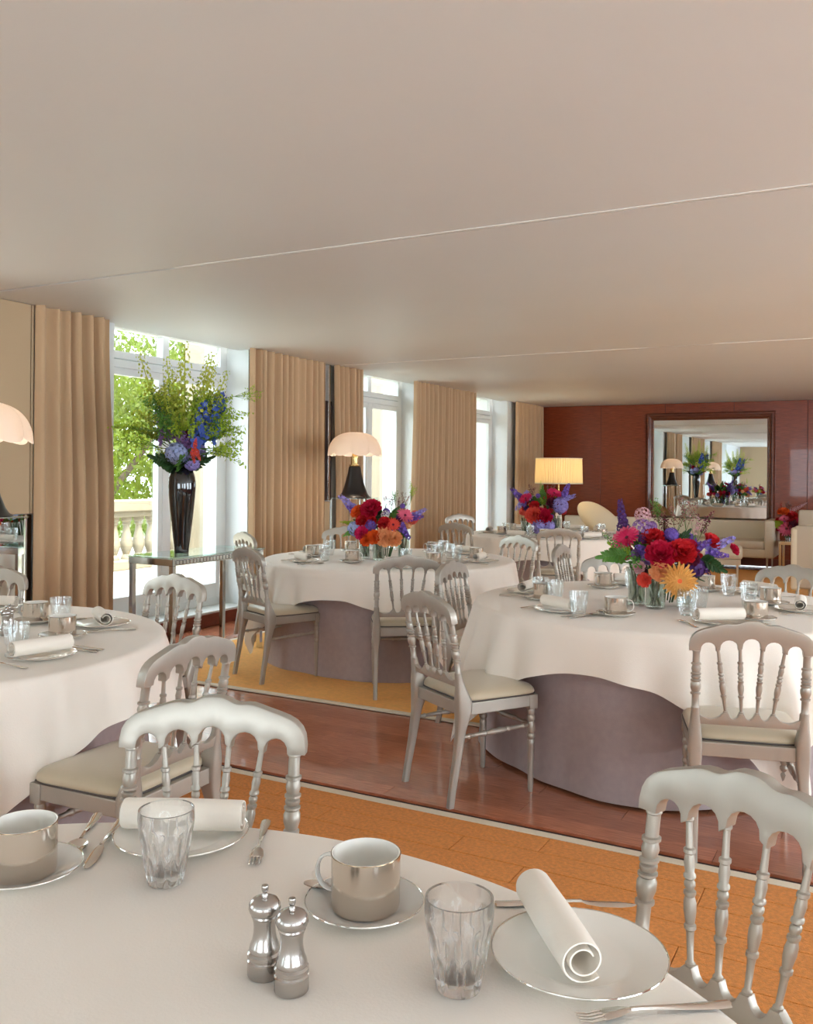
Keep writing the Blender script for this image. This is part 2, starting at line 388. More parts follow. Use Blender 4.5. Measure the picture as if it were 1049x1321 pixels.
tl = [(-17.0, 16.0, 1.6, 1.0, 0, 'bright green tree left of the window mullion, beyond the stone balustrade'),
      (-16.0, 9.6, 1.4, 1.0, 1, 'deeper green tree close behind the stone balustrade, beyond its rail'),
      (-19.5, 23.0, 3.2, 1.2, 0, 'tall light green tree rising behind the others beyond the balustrade'),
      (-23.5, 17.5, 3.4, 1.3, 0, 'tall green tree at the back of the garden, branches seen in the upper pane'),
      (-17.0, 2.6, 1.8, 1.1, 1, 'leafy green tree of the garden hidden mostly by the beige curtain'),
      (-28.0, 26.0, 3.0, 1.6, 0, 'wide yellow-green tree farthest away in the garden')]
for (x, y, z, s, k, lb) in tl:
    t = thing('garden_tree', lb, 'tree', (x, y, -3), rnd.uniform(0, 6), 'garden trees beyond the balustrade')
    build('trunk', MB().tube([(0, 0, 0), (.1, 0, z + 1), (0, .2, z + 4.4)], [.22 * s, .17 * s, .05], 8).tube([(.1, 0, z + 1.5), (.9, .5, z + 3), (1.8, .8, z + 4.4)], [.1, .07, .03], 6).tube([(.1, 0, z + 1.9), (-.9, -.5, z + 3.4), (-1.7, -.9, z + 4.9)], [.1, .06, .03], 6), M['bark'], t)
    c = link('crown', crowns[k], t, (0, 0, z + 3.0), None, (s, s, s))

# ================================================================== CURTAINS, PIERS
def curtain(y0, y1, label, seed, splay=0.0, x=-5.40, amp=.052, pitch=.112, curve0=0.0):
    r = random.Random(seed); mb = MB(); n = max(2, int(round((y1 - y0) / pitch))); cols = n * 10 + 1
    ph = [r.uniform(-.5, .5) for _ in range(n + 1)]; am = [amp * r.uniform(.5, 1.35) for _ in range(n + 1)]
    dr = [r.uniform(-.02, .02) for _ in range(n + 1)]
    def fn(u, v):
        t = u * n; i = min(int(t), n - 1); fr = t - i; a = am[i] * (1 - fr) + am[i + 1] * fr
        z = .012 + (H - .014) * v
        low = (1 - v)
        yy = y0 + (y1 - y0) * u + (ph[i] * (1 - fr) + ph[i + 1] * fr) * pitch * .7 + (dr[i] * (1 - fr) + dr[i + 1] * fr) * low
        yy += splay * u * (1 - math.cos(min(1, low * 1.6) * PI)) * .5 + curve0 * (1 - u) * (1 - math.cos(min(1, low * 1.5) * PI)) * .5
        s = math.sin(2 * PI * t); s = math.copysign(abs(s) ** .75, s)
        return (x + a * s * (.85 + .3 * low), yy, z)
    mb.grid(fn, cols, 14)
    m2 = MB(); m2.v = mb.v + [(p[0] - .006, p[1], p[2]) for p in mb.v]; k = len(mb.v)
    m2.f = mb.f + [tuple(i + k for i in reversed(f)) for f in mb.f]
    for i in range(cols - 1): m2.f.append((i, i + k, i + 1 + k, i + 1))
    m2.mi = [0] * len(m2.f)
    o = build('curtain', m2, M['curtain'], None, angle=180)
    return tag(o, label, 'curtain', 'beige floor-length curtains along the window wall')
curtain(4.47, 5.12, 'beige pleated curtain hanging left of the window with the balustrade view', 1, splay=.08)
curtain(6.86, 8.20, 'wide beige curtain between the black-vase window and the dark vertical strip', 2)
curtain(8.40, 9.02, 'narrow beige curtain behind the mushroom lamp, right of the dark strip', 3, curve0=.06)
curtain(10.28, 12.2, 'wide beige curtain between the second and third windows', 4, curve0=-.06)
curtain(13.82, 15.1, 'beige curtain in the corner beside the mahogany wall', 5)
curtain(3.35, 3.96, 'beige curtain left of the pier mirror, reflected in the wall mirror', 6)
curtain(-.2, 1.66, 'beige curtain behind the camera, seen in the wall mirror only', 7)
curtain(-3.7, -2.0, 'second beige curtain behind the camera, seen in the wall mirror only', 8)
for y0, y1, nm in ((3.98, 4.45, 'above a low mirror, left of the first curtain'), (8.22, 8.42, 'in the narrow gap between two curtains')):
    t = thing('pier_panel', 'beige fabric wall panel ' + nm, 'wall panel', (-5.45 if y0 < 5 else -5.49, (y0 + y1) / 2, 0))
    ym = -(y1 - y0) / 2
    if y0 < 5:
        build('fabric_panel', MB().box(0, .035, ym, ym + .435, 1.105, H - .003, bev=.006), M['panelfab'], t, False)
        build('fabric_panel', MB().box(0, .03, ym + .445, -ym, 1.105, H - .003, bev=.006), M['panelfab'], t, False)
        build('mirror', MB().box(0, .012, ym, -ym, .12, 1.10), M['mirror'], t, False)
    else:
        build('dark_strip', MB().box(0, .05, -.075, -.01, 1.11, 2.2, bev=.004).box(0, .05, .035, .075, 1.11, 2.2, bev=.004), M['dark'], t, False)
        build('metal_strip', MB().box(0, .06, -.01, .035, 1.11, H - .003, bev=.004), M['brushed'], t, False)
        build('fabric_panel', MB().box(0, .03, -.08, .08, .12, 1.10, bev=.006), M['panelfab'], t, False)
# wall mirror on the mahogany wall
mx0, mx1, mz0, mz1 = -3.48, -1.72, .66, 2.32
t = thing('wall_mirror', 'large square mirror in a stepped mahogany frame on the back wall', 'mirror', (0, YB - .02, 0))
fw = .12
def frame_side(p, q, inward):   # p->q along the edge, profile stepping
    mb = MB(); p = Vector(p); q = Vector(q); iv = Vector(inward)
    d = (q - p).normalized(); R = []
    prof = [(0, 0), (0, .05), (.02, .07), (.045, .07), (.055, .05), (.085, .045), (.10, .025), (fw, .02), (fw, 0)]
    for pt, sg in ((p, 1), (q, -1)):
        R.append([tuple(pt + iv * a + d * sg * a + Vector((0, -dep, 0))) for a, dep in prof])
    return mb.rings(R)
ox0, ox1, oz0, oz1 = mx0 - fw, mx1 + fw, mz0 - fw, mz1 + fw
for p, q, iv in (((ox0, 0, oz1), (ox1, 0, oz1), (0, 0, -1)), ((ox0, 0, oz0), (ox1, 0, oz0), (0, 0, 1)), ((ox0, 0, oz0), (ox0, 0, oz1), (1, 0, 0)), ((ox1, 0, oz0), (ox1, 0, oz1), (-1, 0, 0))):
    build('frame_side', frame_side(p, q, iv), M['frame_wood'], t, False)
build('mirror_glass', MB().box(mx0, mx1, -.02, -.012, mz0, mz1), M['mirror'], t, False)

# ================================================================== CARPETS
def carpet_rows(root, x0, x1, y1, rows, wd, m_):
    cache = {}
    y = y1
    for r in range(rows):
        y -= wd; x = x0; first = True
        while x < x1:
            L = rnd.choice((.6, .9, 1.2)) if not first else rnd.choice((.3, .6, .9)); first = False
            L = min(L, x1 - x)
            if L < .02: break
            key = round(L, 2)
            if key not in cache: cache[key] = MB().box(.0015, key - .0015, .002, wd - .001, .002, .013, bev=.002).mesh('carpet_strip', m_, False)
            link('carpet_strip', cache[key], root, (x, y, rnd.uniform(0, .0006))); x += key
    return y
cn = thing('carpet', 'orange carpet of sewn strips with a cream border under the nearest table', 'carpet', (0, 0, 0))
yend = carpet_rows(cn, -4.75, 2.1, 3.35, 20, .145, M['carpet'])
b = MB()
y = yend - .145
while y > -1.2:
    b.box(-4.75, 2.1, y + .002, y + .143, .002, .013); y -= .145
o = build('carpet_strip', b, M['carpet'], cn, False); o['kind'] = 'stuff'
build('backing', MB().box(-4.80, 2.15, -1.25, 3.40, 0, .003), M['dark_edge'], cn, False)
build('cream_border', MB().box(-4.80, 2.15, 3.352, 3.397, .002, .014, bev=.003), M['border'], cn, False)
build('cream_border', MB().box(-4.80, -4.755, -1.25, 3.352, .002, .014, bev=.003), M['border'], cn, False)
build('dark_edge', MB().box(-4.82, 2.17, 3.398, 3.412, 0, .012), M['dark_edge'], cn, False)
cf = thing('carpet', 'golden carpet with a cream border under the flower table by the windows', 'carpet', (0, 0, 0))
build('pile', MB().box(-4.83, 1.6, 4.70, YB - .8, .002, .012, bev=.003), M['carpet2'], cf, False)
build('cream_border', MB().box(-4.875, 1.65, 4.655, 4.70, .002, .013, bev=.003), M['border'], cf, False)
build('cream_border', MB().box(-4.875, -4.83, 4.70, YB - .8, .002, .013, bev=.003), M['border'], cf, False)

pc = thing('carpet', 'pale grey carpet added out of view to keep bounced light neutral', 'carpet', (0, 0, 0))
build('pile', MB().box(2.2, 5.3, YR + .1, YB - .1, .0, .009).box(-4.8, 2.18, YR + .1, -1.3, .0, .009), mat('pale_bounce_carpet', srgb(206, 206, 202), .9), pc, False)  # unseen pale floor, added so bounced light tints the ceiling less

# ================================================================== NAPOLEON CHAIR
def lean(z): return -.195 - .165 * (z - .45) if z > .45 else -.195
def turned(z0, z1, r, n=12, detail=1.0):
    """turned baluster profile between z0 and z1; r = thickest radius"""
    pr = [(0, .42), (.01, .75), (.03, .8), (.045, .5), (.20, .58), (.24, .68), (.25, .95), (.275, .95), (.285, .7), (.36, .98), (.42, 1.0), (.46, .78), (.475, .98),
          (.495, .98), (.505, .6), (.53, .88), (.555, .88), (.57, .62), (.585, .98), (.605, .98), (.62, .72), (.68, .9), (.74, .72), (.75, .95), (.775, .95),
          (.785, .6), (.88, .55), (.96, .55), (.97, .8), (.985, .8), (1, .45)]
    return [(r * q, z0 + (z1 - z0) * t_) for t_, q in pr]
def make_chair():
    root = thing('dining_chair', 'x', 'chair', (0, 0, 0), 0, 'silver spindle-back chairs')
    S = 10
    def sq(cx_, cy_, cz, hx, hy, n=16, e=.35):
        R = []
        for j in range(n):
            a = 2 * PI * (j + .5) / n; c, s = math.cos(a), math.sin(a)
            R.append((cx_ + hx * math.copysign(abs(c) ** e, c), cy_ + hy * math.copysign(abs(s) ** e, s), cz))
        return R
    for sx in (-1, 1):
        # rear leg: sawn and sweeping, then flaring into the post
        R = [sq(sx * .192, -.252, 0, .013, .014), sq(sx * .191, -.240, .08, .013, .015), sq(sx * .189, -.218, .2, .015, .017), sq(sx * .187, -.2, .32, .018, .021),
             sq(sx * .186, -.190, .375, .024, .03), sq(sx * .186, -.186, .40, .025, .034), sq(sx * .186, -.187, .44, .025, .036), sq(sx * .187, -.194, .475, .023, .03, e=.5),
             sq(sx * .187, -.203, .51, .019, .021, e=.7), sq(sx * .187, lean(.55), .55, .0165, .0165, e=1), sq(sx * .187, lean(.565), .565, .016, .016, e=1)]
        build('leg', MB().rings(R), M['chair'], root)
        p = MB(); pr = turned(.56, .785, .0190)
        p.rings([[(sx * .188 + r * math.cos(2 * PI * j / 14), lean(z) + r * math.sin(2 * PI * j / 14), z) for j in range(14)] for r, z in [(max(r, .0130), z) for r, z in pr]])
        build('back_post', p, M['chair'], root)
        # turned front leg
        fl = [(.0105, 0), (.012, .02), (.014, .12), (.0165, .21), (.0175, .225), (.0135, .235), (.019, .245), (.019, .255), (.014, .262), (.019, .275), (.0185, .30), (.014, .315), (.019, .325),
              (.019, .338), (.0145, .345), (.018, .36), (.015, .372), (.0225, .375), (.0225, .43)]
        f = MB().lathe(fl, 14, off=(sx * .188, .175)); f.box(sx * .188 - .022, sx * .188 + .022, .153, .197, .372, .437, bev=.004)
        build('leg', f, M['chair'], root)
    # side and front stretchers
    def stretcher(a, c):
        a = Vector(a); c = Vector(c); d = c - a; prof = [(0, .007), (.05, .008), (.1, .009), (.12, .012), (.14, .008), (.3, .0095), (.32, .013), (.345, .013), (.36, .009), (.41, .012), (.46, .014), (.5, .011), (.54, .014), (.59, .012), (.64, .009), (.655, .013), (.68, .013), (.7, .0095), (.86, .008), (.88, .012), (.9, .009), (.95, .008), (1, .007)]
        return MB().tube([a + d * t_ for t_, _ in prof], [r_ for _, r_ in prof], 10)
    build('stretcher', stretcher((-.186, .175, .30), (.186, .175, .30)), M['chair'], root)
    build('stretcher', stretcher((-.187, -.2, .29), (-.187, .175, .30)), M['chair'], root)
    build('stretcher', stretcher((.187, -.2, .29), (.187, .175, .30)), M['chair'], root)
    # seat frame
    fr = MB(); fr.poly([(-.205, .385), (.205, .385), (.205, .437), (-.205, .437)], .165, .20, bev=.004)
    fr.box(-.175, .175, -.205, -.178, .385, .437, bev=.003)
    for sx in (-1, 1): fr.box(min(sx * .178, sx * .205), max(sx * .178, sx * .205), -.185, .19, .385, .437, bev=.004)
    build('seat_frame', fr, M['chair'], root, False)
    # cushion: superellipse dome
    c = MB(); N = 40
    def ring(sx_, sy_, z, e=.28, cy_=.012):
        R = []
        for j in range(N):
            a = 2 * PI * (j + .5) / N; cc, ss = math.cos(a), math.sin(a)
            x_ = sx_ * math.copysign(abs(cc) ** e, cc); y_ = sy_ * math.copysign(abs(ss) ** e, ss)
            x_ *= 1 + .06 * (y_ / .2) * .5
            R.append((x_, cy_ + y_, z))
        return R
    c.rings([ring(.19, .18, .436), ring(.203, .193, .440), ring(.206, .196, .450), ring(.203, .193, .462), ring(.192, .182, .474), ring(.165, .155, .483, .4), ring(.12, .115, .489, .55), ring(.06, .055, .492, .8), ring(.01, .01, .493, 1)])
    seat = build('seat', c, M['cushion'], root, angle=180)
    pp = ring(.205, .195, .4405); pp.append(pp[0])
    build('piping', MB().tube(pp, .0032, 6), M['piping'], seat)
    # rails
    def tilt(mb):
        mb.v = [(x_, y_ + lean(z_), z_) for x_, y_, z_ in mb.v]; return mb
    tx = [.038, .114]; out = []
    top = [(.2135, .782), (.2145, .80), (.211, .822), (.203, .838), (.190, .851), (.172, .8605), (.150, .868), (.125, .8755), (.105, .882), (.090, .886), (.077, .8868), (.064, .8855), (.054, .886), (.044, .889), (.034, .894), (.022, .8985), (.008, .8998)]
    out += top + [(-x_, z_) for x_, z_ in reversed(top)]
    def arch(xa, xb, zb, zt, n=8):
        r_ = []
        for i in range(n + 1):
            a = PI * i / n; r_.append(((xa + xb) / 2 - (xb - xa) / 2 * math.cos(a), zb + (zt - zb) * math.sin(a) ** .8))
        return r_
    und = [(-.174, .782)]
    xs = [-.174, -.121, -.107, -.045, -.031, .031, .045, .107, .121, .174]
    for i, (zb, zt) in enumerate(((.782, .815), (.790, .826), (.80, .835), (.790, .826), (.782, .815))):
        und += arch(xs[2 * i], xs[2 * i + 1], zb if i else .782, zt)[(1 if i == 0 else 0):]
    pts = out + und[0:]
    pts = [pts[0]] + [p_ for i, p_ in enumerate(pts[1:]) if (abs(p_[0] - pts[i][0]) + abs(p_[1] - pts[i][1])) > 1e-4]
    # close: outline runs right bottom outer -> over top -> left -> along underside back to right
    build('top_rail', tilt(MB().poly(pts, -.0165, .0165, bev=.0045)), M['chair'], root)
    bx = [.027, .081]
    lowtop = []
    xs = [-.18, -.089, -.073, -.035, -.019, .019, .035, .073, .089, .18]
    low = [(-.18, .505), (.18, .505), (.18, .535)]
    segs = [(.18, .089), (.073, .035), (.019, -.019), (-.035, -.073), (-.089, -.18)]
    for xa, xb in segs:
        for i in range(7):
            a = i / 6; zz = .552 - (.022 if abs(xa - xb) < .05 else .026) * math.sin(PI * a) ** .7
            if abs(xa) == .18 and i == 0: zz = .545
            if abs(xb) == .18 and i == 6: zz = .545
            low.append((xa + (xb - xa) * a, zz))
    build('bottom_rail', tilt(MB().poly(low, -.011, .011, bev=.003)), M['chair'], root)
    # spindles, fanning upward
    for k, (xb, xt) in enumerate(((-.081, -.114), (-.027, -.038), (.027, .038), (.081, .114))):
        zt = .795 if abs(xt) > .1 else .803; s = MB()
        s.rings([[(xb + (xt - xb) * (z - .548) / (zt - .548) + r * math.cos(2 * PI * j / 10), lean(z) + r * math.sin(2 * PI * j / 10), z) for j in range(10)] for r, z in turned(.548, zt, .0112)])
        build('spindle', s, M['chair'], root)
    return root
chair0 = make_chair()
_used = []
def place_chair(x, y, hd, label):
    c = chair0 if not _used else copy_tree(chair0)
    _used.append(c); c.location = (x, y, 0.0125 if not (3.42 < y < 4.66) else 0.001); c.rotation_euler = (0, 0, math.radians(hd - 90)); c['label'] = label
    return c
CH = [(-1.665, 3.785, 57.8, 'silver spindle-back chair standing free on the parquet in the middle, turned toward the right table'),
      (-3.735, 5.135, 66, 'silver spindle-back chair at the left front of the middle table, on golden carpet'),
      (-4.70, 6.33, 62, 'silver spindle-back chair right behind the left one at the middle table, near glass console'),
      (-2.78, 5.17, 122, 'silver spindle-back chair with its back to us at the front of the middle table'),
      (-2.0, 4.79, 2, 'silver spindle-back chair half hidden by the free-standing chair, seat under the right tablecloth'),
      (-2.83, 6.83, 246, 'silver spindle-back chair at the right end of the middle table, facing left'),
      (-1.86, 6.36, 3, 'silver spindle-back chair seen edge-on between the far table and the right table'),
      (-1.46, 5.54, 295, 'silver spindle-back chair behind the right table, left of its flowers'),
      (-.575, 5.38, 252, 'silver spindle-back chair behind the right table at the picture edge, before the cream sofa'),
      (-.505, 3.70, 105, 'silver spindle-back chair with its back to us in front of the right table'),
      (-.315, 1.405, 246, 'nearest silver spindle-back chair at the lower right, facing the nearest table'),
      (-1.245, 1.355, 292, 'silver spindle-back chair directly across the nearest table, behind the rolled napkin'),
      (-2.16, 2.14, 182, 'silver spindle-back chair pulled in at the left table, wide cushion showing'),
      (-3.14, 3.14, 264, 'silver spindle-back chair at the far side of the left table, before the window'),
      (-4.13, 2.93, 280, 'silver spindle-back chair at the far left edge behind the left table'),
      (-4.40, 7.02, 302, 'silver spindle-back chair behind the middle table, under the mushroom lamp'),
      (-4.59, 10.25, 326, 'farthest silver spindle-back chair, behind the left end of the far table'),
      (-3.93, 8.75, 80, 'silver spindle-back chair at the left front of the far table'),
      (-2.87, 8.48, 112, 'silver spindle-back chair with its back to us at the front of the far table')]
for c_ in CH: place_chair(*c_)

# ================================================================== TABLES AND CLOTHS
TR = .955; TZ = .76
def make_table(cxy, label):
    t = thing('round_table', 'round wooden banquet table hidden under cloths, ' + label, 'table', (cxy[0], cxy[1], 0), 0, 'round banquet tables')
    build('tabletop', MB().lathe([(TR - .03, .722), (TR - .015, .726), (TR - .015, .746), (TR - .03, .75)], 64), M['base_wood'], t, False)
    for k in range(4):
        a = PI / 4 + k * PI / 2; build('leg', MB().tube([(.5 * math.cos(a), .5 * math.sin(a), .013), (.55 * math.cos(a), .55 * math.sin(a), .722)], .018, 10), M['brushed'], t)
def skirt(cxy, label, seed, z0=.014, lob=0.0):
    r = random.Random(seed); p1, p2, p3 = [r.uniform(0, 6.3) for _ in range(3)]; n = 240
    def fn(u, v):
        a = 2 * PI * u
        w_ = .5 + .5 * math.sin(9 * a + p1 + .8 * math.sin(3 * a + p2)); w2 = math.sin(17 * a + p3)
        zz = z0 + (.752 - z0) * v; dn = 1 - v
        rr = TR - .004 - .085 * min(1, dn * 3) + dn * (.062 * (.5 + .5 * math.sin(5 * a + lob)) + .010 * w_ + .005 * w2)
        return (cxy[0] + rr * math.cos(a), cxy[1] + rr * math.sin(a), zz)
    mb = MB(); mb.grid(fn, n, 12, wrap=True)
    top = [(cxy[0] + (TR - .006) * math.cos(2 * PI * i / n), cxy[1] + (TR - .006) * math.sin(2 * PI * i / n), .754) for i in range(n)]
    mb.add(top, [tuple(range(n))])
    o = build('table_skirt', mb, M['skirt'], None, angle=60)
    return tag(o, 'mauve-grey floor-length under-cloth of ' + label, 'tablecloth', 'mauve-grey under-cloths')
def overcloth(cxy, rot, label, seed, half=1.155, fold=1.0):
    r = random.Random(seed); n = 360; rings = []
    ph = [r.uniform(0, 6.3) for _ in range(6)]
    def drop(a):
        b_ = a - rot; m_ = max(abs(math.cos(b_)), abs(math.sin(b_))); return min(half / m_, half * 1.405)
    def pt(a, s):
        """s: distance travelled from the centre over the cloth as a share of the total at this angle"""
        L = drop(a); d = s * L; R0 = TR + .012; rad = .022
        if d <= R0 - rad: return (d, TZ)
        q = d - (R0 - rad); arc = rad * PI / 2
        if q < arc: t_ = q / rad; return (R0 - rad + rad * math.sin(t_), TZ - rad + rad * math.cos(t_))
        h = q - arc; corner = max(0., (L - half) / (half * .36)) 
        f = (.35 * math.sin(11 * a + ph[0] + .9 * math.sin(4 * a + ph[1])) + .35 * math.sin(19 * a + ph[2]) + .3 * math.sin(29 * a + ph[3]))
        k = min(1, h / .24)
        rr = R0 + .004 + k * (.006 + .034 * (f + 1)) * fold + corner * k * (.030 + .038 * math.sin(4 * 7 * (a - rot) + ph[4])) * fold + .02 * h + .14 * corner * max(0, h - .25)
        return (rr, TZ - rad - h)
    ss = [0, .3, .6, .75]
    mb = MB(); V = []
    def col(i):
        a = 2 * PI * i / n; L = drop(a); base = TR + .012 - .022; arc = .022 * PI / 2
        ds = [.002, .3, .6, .85, base - .01] + [base + arc * t_ for t_ in (0, .25, .5, .75, 1)]
        h = L - base - arc; ds += [base + arc + h * t_ for t_ in (.08, .18, .3, .42, .55, .68, .8, .9, 1)]
        return [pt(a, d / L) for d in ds]
    C_ = [col(i) for i in range(n)]; m_ = len(C_[0])
    for j in range(m_):
        for i in range(n):
            a = 2 * PI * i / n; V.append((cxy[0] + C_[i][j][0] * math.cos(a), cxy[1] + C_[i][j][0] * math.sin(a), max(.016, C_[i][j][1])))
    F = [tuple(range(n))]
    for j in range(m_ - 1):
        for i in range(n):
            k = (i + 1) % n; F.append((j * n + i, j * n + k, (j + 1) * n + k, (j + 1) * n + i))
    mb.add(V, F); o = build('tablecloth', mb, M['cloth'], None, angle=180)
    return tag(o, 'white square over-cloth draped on ' + label, 'tablecloth', 'white over-cloths')
TABLES = dict(
    F=((-.782, .43), math.radians(20), 'the nearest table with the steel mills'),
    A=((-3.345, 2.17), math.radians(14), 'the table at the left edge'),
    B=((-3.41, 6.09), math.radians(6), 'the middle table with the coral and crimson flowers'),
    C=((-1.047, 4.76), math.radians(-5), 'the right table with the peach dahlia flowers'),
    D=((-3.255, 9.53), math.radians(8), 'the far table near the mahogany wall'))
for i, (k, (c_, rot, lb)) in enumerate(TABLES.items()):
    make_table(c_, lb); skirt(c_, lb, 10 + i, lob=PI / 2 - 5 * math.radians(-61 if k == 'B' else -86)); overcloth(c_, rot, lb, 20 + i, fold=.45 if k == 'D' else 1.0)

# ================================================================== TABLEWARE (prototypes)
protos = {}
def spiral_napkin():
    mb = MB(); L = .215; K = 44; R = []; th = .0022
    out = []; inn = []
    for i in range(K + 1):
        t_ = i / K; a = 2 * PI * 1.8 * t_ + .4; r_ = .015 + .0175 * t_
        out.append((r_ * math.cos(a), r_ * math.sin(a))); inn.append(((r_ - th) * math.cos(a), (r_ - th) * math.sin(a)))
    prof = out + inn[::-1]
    rr = []
    for j, s in enumerate((-1, -.96, -.5, 0, .5, .96, 1)):
        k = 1 + .06 * (1 - abs(s)) - (.03 if abs(s) > .98 else 0)
        rr.append([(s * L / 2, p[0] * k, max(-.027, p[1] * .92 * k)) for p in prof])
    mb.rings(rr, (False, False))
    mb.v = [(x, y, z + .0275) for x, y, z in mb.v]
    n = len(prof)
    for e in (0, 6):
        for i in range(K): mb.f.append((e * n + i, e * n + i + 1, e * n + n - 2 - i, e * n + n - 1 - i)); mb.mi.append(0)
    return mb
def plate_mb(R=.118):
    pr = [(.001, .004), (R * .55, .004), (R * .62, .006), (R * .72, .0105), (R * .97, .0155), (R * .995, .0165), (R, .0155), (R * .985, .0135), (R * .7, .0065), (R * .6, .0015), (R * .55, .0), (.001, .0)]
    return MB().lathe(pr, 56, ends=(True, True))
def rim_mb(R, z, t_=.0013):
    N = 56; return MB().tube([(R * math.cos(2 * PI * i / N), R * math.sin(2 * PI * i / N), z) for i in range(N + 1)], t_, 6)
def cutlery(kind):
    mb = MB()
    # built along +y (handle at y<0), flat on z=0
    def strip(prof, thick):      # prof: (y, halfwidth, z)
        R = []
        for y_, w_, z_ in prof:
            R.append([(-w_, y_, z_), (-w_ * .6, y_, z_ + thick), (w_ * .6, y_, z_ + thick), (w_, y_, z_), (w_ * .6, y_, z_ - thick * .3), (-w_ * .6, y_, z_ - thick * .3)])
        mb.rings(R)
    strip([(-.10, .0045, .003), (-.098, .0085, .003), (-.08, .009, .003), (-.04, .0062, .0045), (0, .0035, .007), (.02, .003, .008), (.032, .0035, .008)], .0025)
    if kind == 'fork':
        strip([(.032, .0035, .008), (.045, .010, .0075), (.06, .0118, .006), (.068, .012, .005)], .0018)
        for k in range(4):
            x = -.009 + k * .006; mb.tube([(x, .066, .0055), (x, .085, .0035), (x * .97, .10, .006)], [.0017, .0015, .0006], 6)
    elif kind == 'spoon':
        def fn(u, v):
            a = 2 * PI * u; r_ = v; return (.0185 * r_ * math.sin(a), .062 + .030 * r_ * -math.cos(a), .003 + .006 * r_ ** 2.2)
        mb.grid(fn, 24, 6, wrap=True)
        def fn2(u, v):
            a = 2 * PI * u; r_ = v; return (.0185 * r_ * math.sin(a), .062 + .030 * r_ * -math.cos(a), .0018 + .006 * r_ ** 2.2)
        mb.grid(fn2, 24, 6, wrap=True)
    else:
        strip([(.032, .004, .008), (.04, .007, .006), (.06, .0095, .004), (.09, .0095, .0032), (.108, .006, .003), (.115, .0015, .003)], .0012)
    return mb
def glass_mb(fine=True):
    N = 72 if fine else 36; Hh = .108; mb = MB(); R = []
    rows = 26 if fine else 12
    def rad(z):
        t_ = z / Hh; return .0255 + .0165 * (min(1, t_ * 1.15)) ** .8 - .0012 * max(0, t_ - .8) * 5
    def cut(a, z):
        t_ = z / Hh
        c1 = max(0, math.cos(9 * a)) * max(0, math.sin(PI * (t_ - .30) / .52)) if .30 < t_ < .82 else 0
        c2 = max(0, -math.cos(9 * a)) * max(0, math.sin(PI * (t_ - .02) / .46)) if .02 < t_ < .48 else 0
        return .0042 * max(c1, c2) ** .75
    R.append([(.001 * math.cos(2 * PI * j / N), .001 * math.sin(2 * PI * j / N), .0) for j in range(N)])
    for i in range(rows + 1):
        z = Hh * i / rows
        R.append([((rad(z) - cut(2 * PI * j / N, z)) * math.cos(2 * PI * j / N), (rad(z) - cut(2 * PI * j / N, z)) * math.sin(2 * PI * j / N), z) for j in range(N)])
    inner = [(rad(Hh) - .0015, Hh + .0006), (rad(Hh) - .003, Hh - .0008)] + [(rad(Hh * t_) - .0062 + .002 * t_, Hh * t_) for t_ in (.9, .75, .6, .45, .3, .2, .15)] + [(.012, .0135), (.001, .013)]
    for r_, z in inner: R.append([(r_ * math.cos(2 * PI * j / N), r_ * math.sin(2 * PI * j / N), z) for j in range(N)])
    return mb.rings(R)
def cup_root():
    c = thing('coffee_cup', 'x', 'cup')
    build('body', MB().lathe([(.001, 0), (.040, 0), (.0445, .003), (.0455, .008), (.0462, .073)], 48, ends=(True, False)), mat('silvered_cup', srgb(222, 212, 200), .17, metal=1.0), c)
    build('lining', MB().lathe([(.0462, .073), (.0455, .0745), (.0440, .0738), (.0432, .06), (.0425, .012), (.036, .007), (.001, .006)], 48, ends=(False, True)), M['porcelain'], c)
    build('rim', rim_mb(.0461, .0735, .0008), M['goldrim'], c)
    h = MB(); pts = []
    for i in range(13):
        a = -PI * .5 + PI * i / 12; pts.append((.044 + .027 * math.cos(a) ** .7 if math.cos(a) > 0 else .044, 0, .040 + .024 * math.sin(a)))
    R = []
    for i, p in enumerate(pts):
        d = Vector(pts[min(i + 1, 12)]) - Vector(pts[max(i - 1, 0)]); d.normalize(); nrm = Vector((d.z, 0, -d.x))
        R.append([tuple(Vector(p) + nrm * .0022 * math.cos(2 * PI * j / 8) + Vector((0, 1, 0)) * .0055 * math.sin(2 * PI * j / 8)) for j in range(8)])
    build('handle', h.rings(R), M['porcelain'], c); return c
def saucer_root():
    s = thing('saucer', 'x', 'saucer')
    R = .079; build('dish', MB().lathe([(.001, .003), (.030, .003), (.036, .005), (.055, .0085), (R, .0165), (R + .001, .0155), (.055, .006), (.036, .001), (.030, 0), (.001, 0)], 48), M['porcelain'], s)
    build('rim', rim_mb(R, .0163, .0010), M['silver'], s); return s
def plate_root():
    p = thing('dinner_plate', 'x', 'plate')
    build('dish', plate_mb(), M['porcelain'], p); build('rim', rim_mb(.1178, .0162, .0011), M['silver'], p); return p
def mill_root():
    m_ = thing('pepper_mill', 'x', 'mill')
    build('body', MB().lathe([(.001, 0), (.0215, 0), (.0225, .002), (.0225, .022), (.0205, .024), (.0205, .026), (.0228, .028), (.0228, .033), (.0200, .036), (.0205, .039), (.0195, .044), (.0165, .052), (.0148, .062), (.0145, .070), (.0152, .078), (.0165, .083), (.0165, .085), (.001, .086)], 36), M['brushed'], m_)
    build('head', MB().lathe([(.001, .0835), (.0165, .084), (.0180, .0865), (.0175, .089), (.0200, .092), (.0215, .097), (.0210, .103), (.0175, .109), (.0110, .1125), (.006, .113), (.001, .113)], 36), M['brushed'], m_)
    build('knob', MB().lathe([(.001, .112), (.0042, .112), (.0042, .117), (.0028, .119), (.0045, .1225), (.0050, .128), (.0045, .1295), (.001, .130)], 20), M['brushed'], m_)
    return m_
_proto_used = set()
